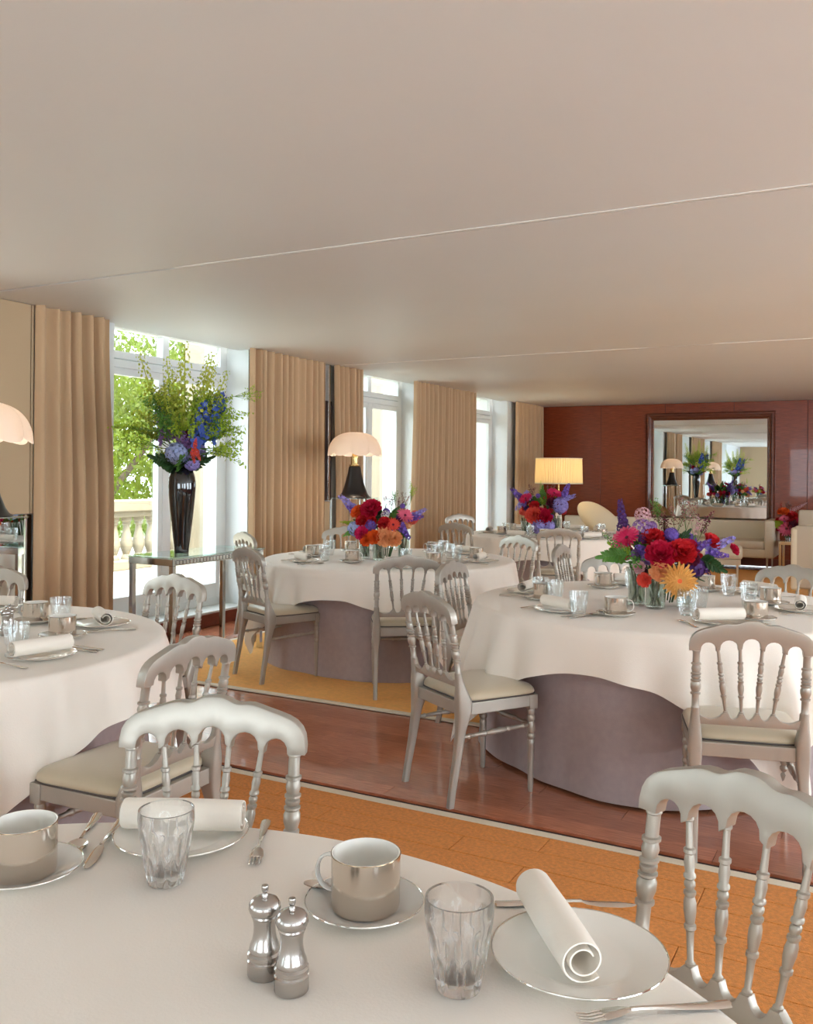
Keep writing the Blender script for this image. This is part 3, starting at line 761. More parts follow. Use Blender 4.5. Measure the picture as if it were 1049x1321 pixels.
def proto(name, maker):
    if name not in protos: protos[name] = maker()
    p = protos[name]
    if name in _proto_used: return copy_tree(p)
    _proto_used.add(name); return p
def single(name, mbf, m_):
    def mk():
        return build(name, mbf(), m_)
    return mk
def put(kind, x, y, z, rz, label, cat, group=None):
    mk = dict(dinner_plate=plate_root, coffee_cup=cup_root, saucer=saucer_root, pepper_mill=mill_root,
              napkin=single('napkin', spiral_napkin, M['napkin']), fork=single('fork', lambda: cutlery('fork'), M['silver']),
              knife=single('knife', lambda: cutlery('knife'), M['silver']), spoon=single('spoon', lambda: cutlery('spoon'), M['silver']),
              teaspoon=single('teaspoon', lambda: cutlery('spoon'), M['silver']),
              tumbler=single('tumbler', lambda: glass_mb(True), M['crystal']), tumbler_far=single('tumbler', lambda: glass_mb(False), M['crystal_thin']))[kind]
    o = proto(kind, mk); o.location = (x, y, z); o.rotation_euler = (0, 0, rz)
    if 'group' in o.keys(): del o['group']
    tag(o, label, cat, dict(plate='dinner plates on the set tables', napkin='rolled napkins on the plates', fork='forks on the set tables', knife='knives on the set tables', spoon='spoons on the set tables', saucer='saucers on the set tables', cup='silvered cups on the set tables', glass='cut-glass tumblers on the set tables', mill='steel mills on the set tables')[cat])
    if kind in ('coffee_cup', 'saucer'): o.scale = (1.13,) * 3
    if kind.startswith('tumbler'): o.scale = (1.08,) * 3
    if kind == 'pepper_mill': o.scale = (.98, .98, .90)
    if kind == 'teaspoon': o.scale = (.7, .7, .7); o.rotation_euler = (0, math.radians(0), rz)
    return o
def setting(tk, ang, where, dr=0.0, plate_r=.72, cup_t=.235, cup_r=.56, gl_t=.04, gl_r=.53, nap=0.0, far=True, skip=()):
    c_, _, _ = TABLES[tk]; a = math.radians(ang); er = Vector((math.cos(a), math.sin(a))); et = Vector((-math.sin(a), math.cos(a)))
    Z = TZ + .001
    def W(r_, t_): p = er * r_ + et * t_; return c_[0] + p.x, c_[1] + p.y
    g = None
    x, y = W(plate_r, 0); put('dinner_plate', x, y, Z, a, 'white plate with silver rim ' + where, 'plate')
    put('napkin', x, y, Z + .0175, a + PI / 2 + nap, 'rolled white napkin on the plate ' + where, 'napkin')
    x, y = W(plate_r + .01, -.155); put('fork', x, y, Z, a + PI / 2, 'silver fork beside the plate ' + where, 'fork')
    x, y = W(plate_r + .01, .150); put('knife', x, y, Z, a + PI / 2 + .04, 'silver knife beside the plate ' + where, 'knife')
    x, y = W(plate_r - .00, .185); put('spoon', x, y, Z, a + PI / 2 + .1, 'silver spoon next to the knife ' + where, 'spoon')
    x, y = W(cup_r, cup_t); put('saucer', x, y, Z, 0, 'white saucer under the silver cup ' + where, 'saucer')
    put('coffee_cup', x, y, Z + .0052, a + 2.4, 'silvered coffee cup ' + where, 'cup')
    x, y = W(cup_r + .055, cup_t - .02); put('teaspoon', x, y, Z + .014, a + PI * .85, 'small teaspoon on the saucer ' + where, 'spoon')
    x, y = W(gl_r, gl_t); put('tumbler_far' if far else 'tumbler', x, y, Z, rnd.uniform(0, 1), 'cut-glass tumbler ' + where, 'glass')
nF = 'on the nearest table'
# --- nearest table, placed item by item
Z = TZ + .001
put('dinner_plate', -1.115, 1.240, Z, 0, 'white plate with silver rim in front of the chair directly across ' + nF, 'plate')
put('napkin', -1.115, 1.245, Z + .0175, math.radians(26), 'rolled white napkin behind the left tumbler ' + nF, 'napkin')
put('fork', -.980, 1.292, Z, math.radians(206), 'silver fork right of the napkin across ' + nF, 'fork').rotation_euler = (0, 0, math.radians(206 + 90 - 85))
put('knife', -1.222, 1.165, Z, math.radians(210), 'silver knife left of the far plate ' + nF, 'knife')
put('spoon', -1.275, 1.165, Z, math.radians(214), 'silver spoon left of the knife ' + nF, 'spoon')
put('tumbler', -1.022, 1.100, Z, .3, 'left cut-glass tumbler before the napkin ' + nF, 'glass')
put('saucer', -1.235, 1.005, Z, 0, 'white saucer under the cup at the left edge ' + nF, 'saucer')
put('coffee_cup', -1.236, 1.002, Z + .0045, math.radians(225), 'silvered coffee cup at the left edge ' + nF, 'cup')
put('saucer', -.694, 1.172, Z, 0, 'white saucer in the middle ' + nF, 'saucer')
put('coffee_cup', -.692, 1.172, Z + .0052, math.radians(188), 'silvered coffee cup in the middle ' + nF + ', handle to the left', 'cup')
put('teaspoon', -.738, 1.180, Z + .015, math.radians(100), 'small teaspoon on the saucer behind the mills', 'spoon')
put('pepper_mill', -.668, .948, Z, 0, 'steel pepper mill, the front one of the pair ' + nF, 'mill')
put('pepper_mill', -.720, .960, Z, 1, 'steel salt mill, the rear one of the pair ' + nF, 'mill')
put('tumbler', -.484, 1.056, Z, 0, 'right cut-glass tumbler beside the big plate ' + nF, 'glass')
put('dinner_plate', -.368, 1.192, Z, 0, 'large white plate with silver rim at the lower right ' + nF, 'plate')
put('napkin', -.402, 1.200, Z + .0175, math.radians(-53), 'rolled white napkin on the big plate at the lower right', 'napkin')
put('knife', -.44, 1.33, Z, math.radians(55), 'silver knife behind the big plate at the lower right', 'knife').rotation_euler = (0, 0, math.radians(-62))
put('fork', -.250, 1.122, Z, math.radians(128), 'silver fork in front of the big plate at the lower right', 'fork')
# --- other tables
for tk, ang, wh, kw in (
    ('A', 2, 'nearest us on the left-edge table', dict(nap=-.25, gl_t=-.02, gl_r=.62, cup_t=.30, cup_r=.50)),
    ('A', 56, 'toward the curtain on the left-edge table', dict(gl_t=.1, gl_r=.57, cup_t=.2, cup_r=.48)),
    ('A', 118, 'at the far side of the left-edge table', {}),
    ('B', -122, 'at the left front of the middle table', dict(cup_t=.20, cup_r=.42, gl_t=-.03, gl_r=.53)),
    ('B', 178, 'at the left end of the middle table', {}),
    ('B', 128, 'at the back of the middle table', {}),
    ('B', -52, 'at the front right of the middle table', {}),
    ('B', 8, 'at the right end of the middle table', dict(cup_t=.2, cup_r=.64)),
    ('B', 60, 'at the back right of the middle table', {}),
    ('C', -122, 'at the left front of the dahlia table', dict(cup_t=.235, cup_r=.53, gl_t=.17, gl_r=.70, plate_r=.68)),
    ('C', 182, 'at the left end of the dahlia table', dict(gl_t=.22, gl_r=.58)),
    ('C', 116, 'at the back left of the dahlia table', dict(cup_t=.2)),
    ('C', 56, 'at the back right of the dahlia table', {}),
    ('C', -55, 'behind the front chair of the dahlia table', dict(gl_t=-.05, gl_r=.42, cup_t=.2, cup_r=.60, plate_r=.66)),
    ('C', 4, 'at the right edge of the dahlia table', dict(gl_t=.06, gl_r=.42, cup_t=.16, cup_r=.52, plate_r=.66)),
    ('D', -164, 'at the left end of the far table', {}),
    ('D', -104, 'at the front of the far table', {}),
    ('D', -40, 'at the front right of the far table', {}),
    ('D', 30, 'at the right end of the far table', {}),
    ('D', 90, 'at the back of the far table', {}),
    ('D', 140, 'at the back left of the far table', {})):
    setting(tk, ang, wh, **kw)
for x, y, lb in ((-3.13, 2.46, 'steel mill on the left-edge table'), (-3.25, 6.45, 'steel mill on the middle flower table, right of the vases'), (-3.19, 6.42, 'second steel mill beside it on the middle flower table'), (-3.10, 2.42, 'second steel mill on the left-edge table')):
    put('pepper_mill', x, y, Z, 0, lb, 'mill')
for x, y, lb in ((-1.51, 4.44, 'extra cut-glass tumbler left of the dahlia vases'), (-.82, 4.56, 'extra cut-glass tumbler right of the dahlia vases'), (-3.02, 6.15, 'extra cut-glass tumbler right of the coral flower vases'), (-3.0, 6.32, 'extra cut-glass tumbler near the mill of the middle table')):
    put('tumbler_far', x, y, Z, 0, lb, 'glass')

# ================================================================== FLOWERS
def petal(mb, L, Wd, T, cup=.3, curl=0.0, n=4, tip=.5):
    def fn(u, v):
        s = u * 2 - 1; wdt = Wd * (math.sin(PI * min(1, .12 + v * .8)) ** tip); y_ = v * L
        return (s * wdt * .5, y_, cup * L * (s * s * .35 * (1 - .3 * v)) + curl * L * v * v)
    mb.grid(fn, 3, n, T)
def rz(a): return Matrix.Rotation(a, 4, 'Z')
def rx(a): return Matrix.Rotation(a, 4, 'X')
def peony(seed):          # unit radius ~1, faces +z
    r = random.Random(seed); mb = MB()
    for ring_, (n, tilt_, L, Wd, z, off) in enumerate(((9, .15, .85, .75, -.25, .25), (9, .45, .8, .7, -.15, .22), (8, .8, .72, .62, -.05, .18), (8, 1.1, .62, .5, .02, .13), (6, 1.35, .5, .4, .08, .07), (5, 1.55, .4, .3, .14, .02))):
        for k in range(n):
            a = 2 * PI * k / n + ring_ * .37 + r.uniform(-.1, .1)
            T = rz(a) @ Matrix.Translation((0, off, z)) @ rx(tilt_ + r.uniform(-.1, .1)); petal(mb, L, Wd, T, cup=.9, curl=.25 if ring_ < 3 else -.2, tip=.35)
    return mb
def daisy(seed, rows=2, n=20, L=.95, Wd=.19, tilt_=.18):
    r = random.Random(seed); mb = MB()
    for q in range(rows):
        for k in range(n):
            a = 2 * PI * (k + .5 * q) / n + r.uniform(-.05, .05); LL = L * (1 - .17 * q) * r.uniform(.92, 1.05)
            petal(mb, LL - .12, Wd, rz(a) @ Matrix.Translation((0, .12, .03 * q)) @ rx(tilt_ + .22 * q + r.uniform(-.06, .06)), cup=.5, curl=-.08, tip=.5)
    mb.cur = 1; mb.lathe([(.22, 0), (.24, .06), (.2, .12), (.1, .16), (.01, .15)], 14)
    return mb
def ball(seed, n=70, s=.22):
    r = random.Random(seed); mb = MB()
    for i in range(n):
        z_ = 1 - 2 * (i + .5) / n; rr = math.sqrt(1 - z_ * z_); a = i * 2.39996; d = Vector((rr * math.cos(a), rr * math.sin(a), z_))
        q = d.to_track_quat('Z', 'Y').to_matrix().to_4x4(); T = Matrix.Translation(d * r.uniform(.8, .95)) @ q @ rz(r.uniform(0, 6))
        for k in range(4): petal(mb, s, s * .95, T @ rz(k * PI / 2) @ rx(.15), cup=.3, n=3)
    return mb
def spike(seed, n=40, L=1.0, s=.12, stem=False):     # along +z from 0 to L, radius ~.14 at the base
    r = random.Random(seed); mb = MB()
    for i in range(n):
        t_ = i / n; a = i * 2.4; rad = .15 * (1 - .75 * t_) * r.uniform(.7, 1.35); z_ = .08 + t_ * (L - .1); sz = s * (1 - .62 * t_)
        d = Vector((math.cos(a), math.sin(a), .25)); T = Matrix.Translation((rad * .75 * math.cos(a), rad * .75 * math.sin(a), z_)) @ d.to_track_quat('Z', 'Y').to_matrix().to_4x4()
        for k in range(5): petal(mb, sz, sz * .8, T @ rz(k * 2 * PI / 5) @ rx(.5), cup=.3, n=3)
    mb.tube([(0, 0, 0), (0, 0, L * .96)], [.012, .004], 5)
    return mb
def sprig(seed, n=26, L=1.0, lf=.06, spread=.35):
    r = random.Random(seed); mb = MB()
    for q in range(5):
        a = r.uniform(0, 6.3); top = Vector((spread * math.cos(a) * r.uniform(.2, 1), spread * math.sin(a) * r.uniform(.2, 1), L * r.uniform(.75, 1)))
        p0 = Vector((0, 0, L * .15)); mb.cur = 1; mb.tube([p0, p0.lerp(top, .5) + Vector((0, 0, .06 * L)), top], [.008, .005, .003], 4); mb.cur = 0
        for i in range(n):
            t_ = .3 + .7 * i / n; p = p0.lerp(top, t_) + Vector((0, 0, .06 * L * math.sin(PI * t_))) + Vector((r.gauss(0, .03), r.gauss(0, .03), r.gauss(0, .02)))
            T = Matrix.Translation(p) @ Euler((r.uniform(-1, 1), r.uniform(-1, 1), r.uniform(0, 6.3))).to_matrix().to_4x4()
            petal(mb, lf * r.uniform(.7, 1.2), lf * .55, T, cup=.3, n=3)
    mb.cur = 1; mb.tube([(0, 0, 0), (0, 0, L * .2)], .008, 4); mb.cur = 0
    return mb
def leafspray(seed, n=9, L=1.0):
    mb = MB(); r = random.Random(seed)
    for i in range(n):
        t_ = i / n; s = (1 - .5 * t_) * .42
        for sx in (-1, 1): petal(mb, s, s * .42, Matrix.Translation((0, 0, .1 + .85 * t_ * L)) @ Matrix.Rotation(sx * 1.0, 4, 'Y') @ rx(PI / 2 + r.uniform(-.2, .2)), cup=.3)
    petal(mb, .4, .18, Matrix.Translation((0, 0, .85 * L)) @ rx(PI / 2), cup=.3)
    mb.tube([(0, 0, 0), (0, 0, L)], [.012, .005], 4)
    return mb
FM = {}
def fmesh(kind, colr):
    key = (kind, colr)
    if key in FM: return FM[key]
    sd = len(FM) + 1
    g = P.get(colr) or M[colr]
    if kind == 'peony': me = peony(sd).mesh('peony', g)
    elif kind == 'gerbera': me = daisy(sd, 2, 20).mesh('gerbera', [g, P['wine']])
    elif kind == 'dahlia': me = daisy(sd, 5, 22, .98, .15, .10).mesh('dahlia', [g, P['orange']])
    elif kind == 'hydrangea': me = ball(sd, 80, .24).mesh('hydrangea', g)
    elif kind == 'allium': me = ball(sd, 60, .2).mesh('allium', g)
    elif kind == 'delphinium': me = spike(sd, 24, 1.0, .16).mesh('delphinium', g)
    elif kind == 'lupin': me = spike(sd, 64, 1.0, .09).mesh('lupin', g)
    elif kind == 'foxtail': me = spike(sd, 90, 1.0, .035).mesh('foxtail', g)
    elif kind == 'sprig': me = sprig(sd).mesh('sprig', [g, M['stem']])
    elif kind == 'leaf_spray': me = leafspray(sd).mesh('leaf_spray', g)
    FM[key] = me; return me
def bloom(root, kind, colr, p, size, dirv):
    d = Vector(dirv).normalized(); q = d.to_track_quat('Z', 'Y')
    nm = {'peony': 'peony', 'gerbera': 'gerbera', 'dahlia': 'dahlia'}.get(kind, kind)
    o = link(nm, fmesh(kind, colr), root, p, None, (size,) * 3); o.rotation_mode = 'QUATERNION'; o.rotation_quaternion = q @ Euler((0, 0, rnd.uniform(0, 6.3))).to_quaternion()
    return o
def vase(x, y, z, hgt, rad, label, stems=True):
    v = thing('glass_vase', label, 'vase', (x, y, z), 0, 'clear glass vases under the bouquets')
    build('body', MB().lathe([(.001, 0), (rad * .82, 0), (rad * .85, .01), (rad * .8, hgt * .4), (rad * .86, hgt * .8), (rad * 1.05, hgt), (rad * 1.02, hgt), (rad * .82, hgt * .8), (rad * .76, hgt * .4), (rad * .78, .015), (.001, .013)], 28), M['vglass'], v)
    build('water', MB().lathe([(.001, .016), (rad * .75, .016), (rad * .74, hgt * .4), (rad * .77, hgt * .66), (.001, hgt * .66)], 24), thin_glass('vase_water', (.86, .9, .84, 1), .05, 0, .3), v)
    s = MB()
    for k in range(9):
        a = k * 2.4; s.tube([(rad * .5 * math.cos(a), rad * .5 * math.sin(a), .017), (rad * .4 * math.cos(a + 2.5), rad * .4 * math.sin(a + 2.5), hgt * .6), (rad * .7 * math.cos(a + 2.9), rad * .7 * math.sin(a + 2.9), hgt + .03)], .0035, 5)
    build('stems', s, M['stemd'], v)
    return v
# bouquet local frame: e1 = sideways as photographed (camera right), e2 = away; the bouquet is a full volume
E1 = Vector((math.cos(math.radians(20)), math.sin(math.radians(20)), 0)); E2 = Vector((-E1.y, E1.x, 0))
def bouquet(name, label, c, base, items, fill, R, zc, group=None, back=True):
    t = thing(name, label, 'flowers', (c[0], c[1], base), 0, 'bouquets on the tables')
    for it in items:
        kind, colr, s_, z_, d_, size = it[:6]
        p = E1 * s_ - E2 * d_ + Vector((0, 0, z_ - base))
        if kind in ('delphinium', 'lupin', 'foxtail', 'sprig', 'leaf_spray'):
            tl_ = Vector(it[6]) if len(it) > 6 else Vector((s_ * 1.2, d_ * .4, .35))
            dv = E1 * tl_.x - E2 * tl_.y + Vector((0, 0, tl_.z)); bloom(t, kind, colr, p - dv.normalized() * size * .6, size, dv)
        else:
            dv = E1 * s_ * 1.1 - E2 * max(d_, .12) * 2.0 + Vector((0, 0, (z_ - zc) * 1.2 + .18)); bloom(t, kind, colr, p, size, dv)
    for k in range(12 if R > .2 else 4):      # small florets tucked between the big heads
        a = k * 2.4; q = rnd.uniform(.3, .8) * R; p = E1 * q * math.cos(a) * 1.1 - E2 * rnd.uniform(.1, .5) * R + Vector((0, 0, zc - base + .04 + q * .6 * math.sin(a)))
        bloom(t, 'hydrangea', rnd.choice(('violet', 'purple', 'mauve', 'wine')), p, R * rnd.uniform(.07, .11), -E2 + Vector((0, 0, .3)))
    if back:      # the far side of the bouquet
        cols = [it[1] for it in items if it[0] in ('peony', 'gerbera', 'hydrangea', 'dahlia')]
        for k in range(10):
            a = PI * (k + .5) / 10; z_ = zc + rnd.uniform(-.05, .09); rr = R * rnd.uniform(.6, .8)
            p = E1 * rr * math.cos(a) + E2 * rr * .8 * math.sin(a) + Vector((0, 0, z_ - base))
            bloom(t, rnd.choice(('peony', 'hydrangea', 'gerbera')), rnd.choice(cols), p, .045, E1 * math.cos(a) + E2 * math.sin(a) + Vector((0, 0, .4)))
    for k in range(fill):
        a = k * 2.4; e = rnd.uniform(-.35, 1.1); rr = R * rnd.uniform(.45, .78)
        dv = E1 * math.cos(a) * math.cos(e) + E2 * math.sin(a) * math.cos(e) * .8 + Vector((0, 0, math.sin(e)))
        bloom(t, 'leaf_spray', rnd.choice(('leafd', 'leafd', 'leaf')), dv * rr * .5 + Vector((0, 0, zc - base - .02)), R * rnd.uniform(.28, .42), dv)
    st = MB()
    for k in range(16):
        a = k * 2.4; st.tube([(.05 * math.cos(a), .05 * math.sin(a), .02), (R * .4 * math.cos(a), R * .4 * math.sin(a), zc - base)], .004, 5)
    build('stems', st, M['stemd'], t)
    return t
def items_from(px, cu, scale, ctr_v, zc):
    out = []
    for it in px:
        kind, colr, u_, v_, size = it[:5]; dep = it[5] if len(it) > 5 else .1
        out.append((kind, colr, (u_ - cu) * scale, zc + (ctr_v - v_) * scale, dep, size * scale) + ((it[6],) if len(it) > 6 else ()))
    return out
# right table: scale 4.0 mm per step of the sketch grid
IC = [('lupin', 'purple', 799, 668, 58, .02, (-.15, 0, 1)), ('allium', 'blush', 825, 666, 11, .0), ('allium', 'mauve', 823, 683, 14, .06), ('gerbera', 'magenta', 803, 694, 17, .13),
      ('gerbera', 'pink', 801, 695, 20, .11), ('peony', 'red', 834, 694, 15, .1), ('delphinium', 'violet', 818, 706, 34, .15, (-.3, .6, .2)), ('peony', 'crimson', 841, 712, 18, .2),
      ('peony', 'red', 867, 709, 17, .18), ('peony', 'crimson', 878, 705, 13, .12), ('peony', 'peach', 840, 731, 13, .22), ('dahlia', 'yellow', 861, 742, 24, .25), ('peony', 'coral', 822, 743, 9, .2),
      ('peony', 'blush', 817, 729, 8, .16), ('delphinium', 'violet', 893, 700, 36, .14, (.5, .5, .35)), ('delphinium', 'lavender', 920, 698, 40, .08, (1, .2, .5)), ('peony', 'red', 906, 697, 12, .08),
      ('peony', 'crimson', 934, 707, 8, .05), ('delphinium', 'violet', 914, 712, 30, .12, (.9, .5, -.1)), ('sprig', 'buds', 866, 668, 56, .0, (0, 0, 1)), ('sprig', 'buds', 884, 664, 50, -.03, (.2, 0, 1)),
      ('sprig', 'wine', 899, 676, 52, .03, (.35, 0, 1)), ('sprig', 'blush', 888, 680, 40, .08, (.15, .3, 1)), ('leaf_spray', 'leaf', 785, 716, 34, .1, (-1, .3, -.12)), ('leaf_spray', 'lime', 795, 708, 26, .05, (-1, 0, .5)),
      ('foxtail', 'leaf', 790, 703, 70, .2, (-.75, .2, .68)), ('leaf_spray', 'leafd', 905, 724, 30, .15, (.8, .5, -.4)), ('hydrangea', 'purple', 884, 728, 14, .12), ('peony', 'wine', 878, 716, 11, .16),
      ('hydrangea', 'mauve', 830, 718, 10, .1), ('delphinium', 'purple', 896, 730, 24, .14, (.5, .6, -.6)), ('sprig', 'wine', 852, 676, 44, .03, (-.1, 0, 1)), ('hydrangea', 'violet', 858, 690, 10, .06),
      ('peony', 'crimson', 850, 697, 9, .05), ('sprig', 'leaf', 845, 660, 40, -.02, (-.05, 0, 1))]
c_ = TABLES['C'][0]
bouquet('flower_arrangement', 'big loose bouquet with a yellow-peach dahlia and red peonies on the right table', (-1.02, 4.66), TZ, items_from(IC, 850, .004, 710, 1.04), 26, .27, 1.00)
vase(-1.135, 4.60, Z, .19, .052, 'leftmost clear glass vase under the dahlia bouquet')
vase(-1.025, 4.53, Z, .17, .055, 'middle clear glass vase under the yellow dahlia, front one')
vase(-.905, 4.66, Z, .21, .052, 'rightmost clear glass vase under the dahlia bouquet')
IB = [('delphinium', 'lavender', 447, 646, 34, .05, (-.6, .2, .6)), ('delphinium', 'violet', 458, 657, 28, .1, (-.5, .2, .4)), ('peony', 'orange', 467, 658, 10, .18), ('peony', 'crimson', 484, 654, 14, .2), ('peony', 'red', 473, 668, 8, .22),
      ('peony', 'magenta', 474, 684, 9, .25), ('peony', 'orange', 490, 688, 9, .27), ('hydrangea', 'lightblue', 463, 679, 10, .18), ('peony', 'peach', 503, 688, 12, .25), ('peony', 'red', 502, 672, 9, .22), ('gerbera', 'coral', 513, 673, 10, .22),
      ('gerbera', 'pink', 526, 662, 12, .15), ('delphinium', 'violet', 540, 664, 26, .08, (.8, .3, .1)), ('delphinium', 'lavender', 543, 658, 24, .02, (.8, 0, .5)), ('delphinium', 'violet', 529, 684, 28, .2, (.5, .5, -.6)), ('allium', 'white', 501, 661, 6, .15),
      ('sprig', 'wine', 505, 645, 26, .0, (0, 0, 1)), ('sprig', 'wine', 516, 648, 24, .03, (.2, 0, 1)), ('sprig', 'leaf', 511, 640, 24, .0, (.1, 0, 1)), ('sprig', 'buds', 524, 645, 28, .0, (.4, 0, 1)), ('sprig', 'lime', 534, 632, 30, .0, (.35, 0, 1)),
      ('sprig', 'blush', 496, 640, 22, 0, (0, 0, 1)), ('leaf_spray', 'lime', 452, 672, 16, .15, (-1, .3, .1)), ('leaf_spray', 'leaf', 457, 684, 16, .2, (-.8, .4, -.5)), ('peony', 'orange', 480, 692, 8, .26), ('peony', 'peach', 515, 690, 10, .24), ('peony', 'red', 484, 670, 8, .2), ('hydrangea', 'violet', 484, 674, 8, .2), ('sprig', 'wine', 470, 640, 20, 0, (-.2, 0, 1))]
bouquet('flower_arrangement', 'coral, orange and crimson bouquet with lilac delphiniums on the middle table', (-3.42, 6.02), TZ, items_from(IB, 495, .0059, 672, 1.04), 24, .30, 1.02)
vase(-3.56, 5.97, Z, .155, .05, 'left clear vase under the coral and crimson bouquet'); vase(-3.40, 5.91, Z, .15, .055, 'front clear vase under the coral and crimson bouquet'); vase(-3.31, 6.13, Z, .16, .05, 'right clear vase under the coral and crimson bouquet')
ID = [('delphinium', 'violet', 649, 643, 30, .05, (-.6, .2, .6)), ('delphinium', 'lavender', 655, 655, 30, .1, (-.4, .2, -.5)), ('gerbera', 'magenta', 661, 649, 10, .15), ('peony', 'coral', 671, 670, 11, .22), ('peony', 'crimson', 684, 672, 11, .22), ('gerbera', 'magenta', 697, 642, 11, .12),
      ('leaf_spray', 'leaf', 683, 645, 22, .1, (0, .2, 1)), ('foxtail', 'lime', 680, 634, 24, 0, (0, 0, 1)), ('delphinium', 'violet', 712, 639, 30, .05, (.4, .1, .8)), ('delphinium', 'lavender', 716, 647, 26, .05, (.9, .1, .3)), ('hydrangea', 'lavender', 705, 657, 11, .16), ('hydrangea', 'lavender', 678, 684, 10, .22),
      ('peony', 'red', 672, 658, 7, .18), ('peony', 'wine', 695, 655, 9, .15), ('sprig', 'wine', 668, 640, 26, 0, (-.1, 0, 1)), ('sprig', 'buds', 690, 638, 24, 0, (.1, 0, 1)), ('peony', 'red', 690, 648, 7, .1), ('sprig', 'lime', 684, 652, 20, .15, (0, .4, 1)), ('hydrangea', 'lavender', 690, 684, 9, .2)]
bouquet('flower_arrangement', 'magenta and lavender bouquet with pale blue hydrangeas on the far table', (-3.34, 9.40), TZ, items_from(ID, 684, .0083, 660, 1.06), 20, .32, 1.02)
vase(-3.52, 9.32, Z, .15, .055, 'left clear vase under the magenta and lavender bouquet'); vase(-3.36, 9.27, Z, .12, .07, 'low middle vase under the magenta and lavender bouquet'); vase(-3.19, 9.40, Z, .18, .055, 'right clear vase under the magenta and lavender bouquet')
IA = [('peony', 'orange', -6, 0, 9, .1), ('peony', 'red', 8, 4, 9, .1), ('hydrangea', 'chartreuse', 0, 10, 12, .1), ('peony', 'crimson', 0, -12, 10, .1), ('gerbera', 'pink', 16, -8, 9, .0), ('delphinium', 'lavender', 20, 10, 30, .0, (.8, 0, .5)),
      ('delphinium', 'violet', -20, -10, 30, .0, (-.8, 0, .6)), ('leaf_spray', 'lime', -16, 12, 20, .1, (-.6, .4, .1)), ('sprig', 'wine', 0, -24, 26, .0, (0, 0, 1))]
bouquet('flower_arrangement', 'orange and lime bouquet on the left-edge table, seen in the pier mirror', (-3.40, 2.16), TZ, items_from(IA, 0, .006, 0, 1.0), 16, .22, .98)
vase(-3.44, 2.14, Z, .15, .055, 'clear vase under the orange and lime bouquet')
# ---------- tall black vases on glass consoles
def console(x0, x1, y0, y1, h, label):
    c = thing('glass_console', label, 'table', ((x0 + x1) / 2, (y0 + y1) / 2, 0)); hx, hy = (x1 - x0) / 2, (y1 - y0) / 2
    build('glass_top', MB().box(-hx, hx, -hy, hy, h - .012, h, bev=.003), M['tglass'], c, False)
    a = .05
    build('apron', MB().box(-hx + .01, hx - .01, -hy + .01, -hy + .03, h - .012 - a, h - .013, bev=.002).box(-hx + .01, hx - .01, hy - .03, hy - .01, h - .012 - a, h - .013, bev=.002).box(-hx + .01, -hx + .03, -hy + .03, hy - .03, h - .012 - a, h - .013, bev=.002).box(hx - .03, hx - .01, -hy + .03, hy - .03, h - .012 - a, h - .013, bev=.002), M['chrome'], c, False)
    st = MB(); yy = -hy + .04
    while yy < hy - .05:
        st.box(hx - .012, hx - .004, yy, yy + .03, h - .055, h - .02, bev=.006); yy += .036
    build('studs', st, M['chrome'], c, False)
    for sx in (-1, 1):
        for sy in (-1, 1): build('leg', MB().box(sx * (hx - .03) - .018, sx * (hx - .03) + .018, sy * (hy - .03) - .018, sy * (hy - .03) + .018, .0, h - .012 - a, bev=.003), M['chrome'], c, False)
    return c
console(-4.86, -4.42, 4.80, 5.86, .80, 'glass and chrome console under the tall black vase at the window').location.z = .012
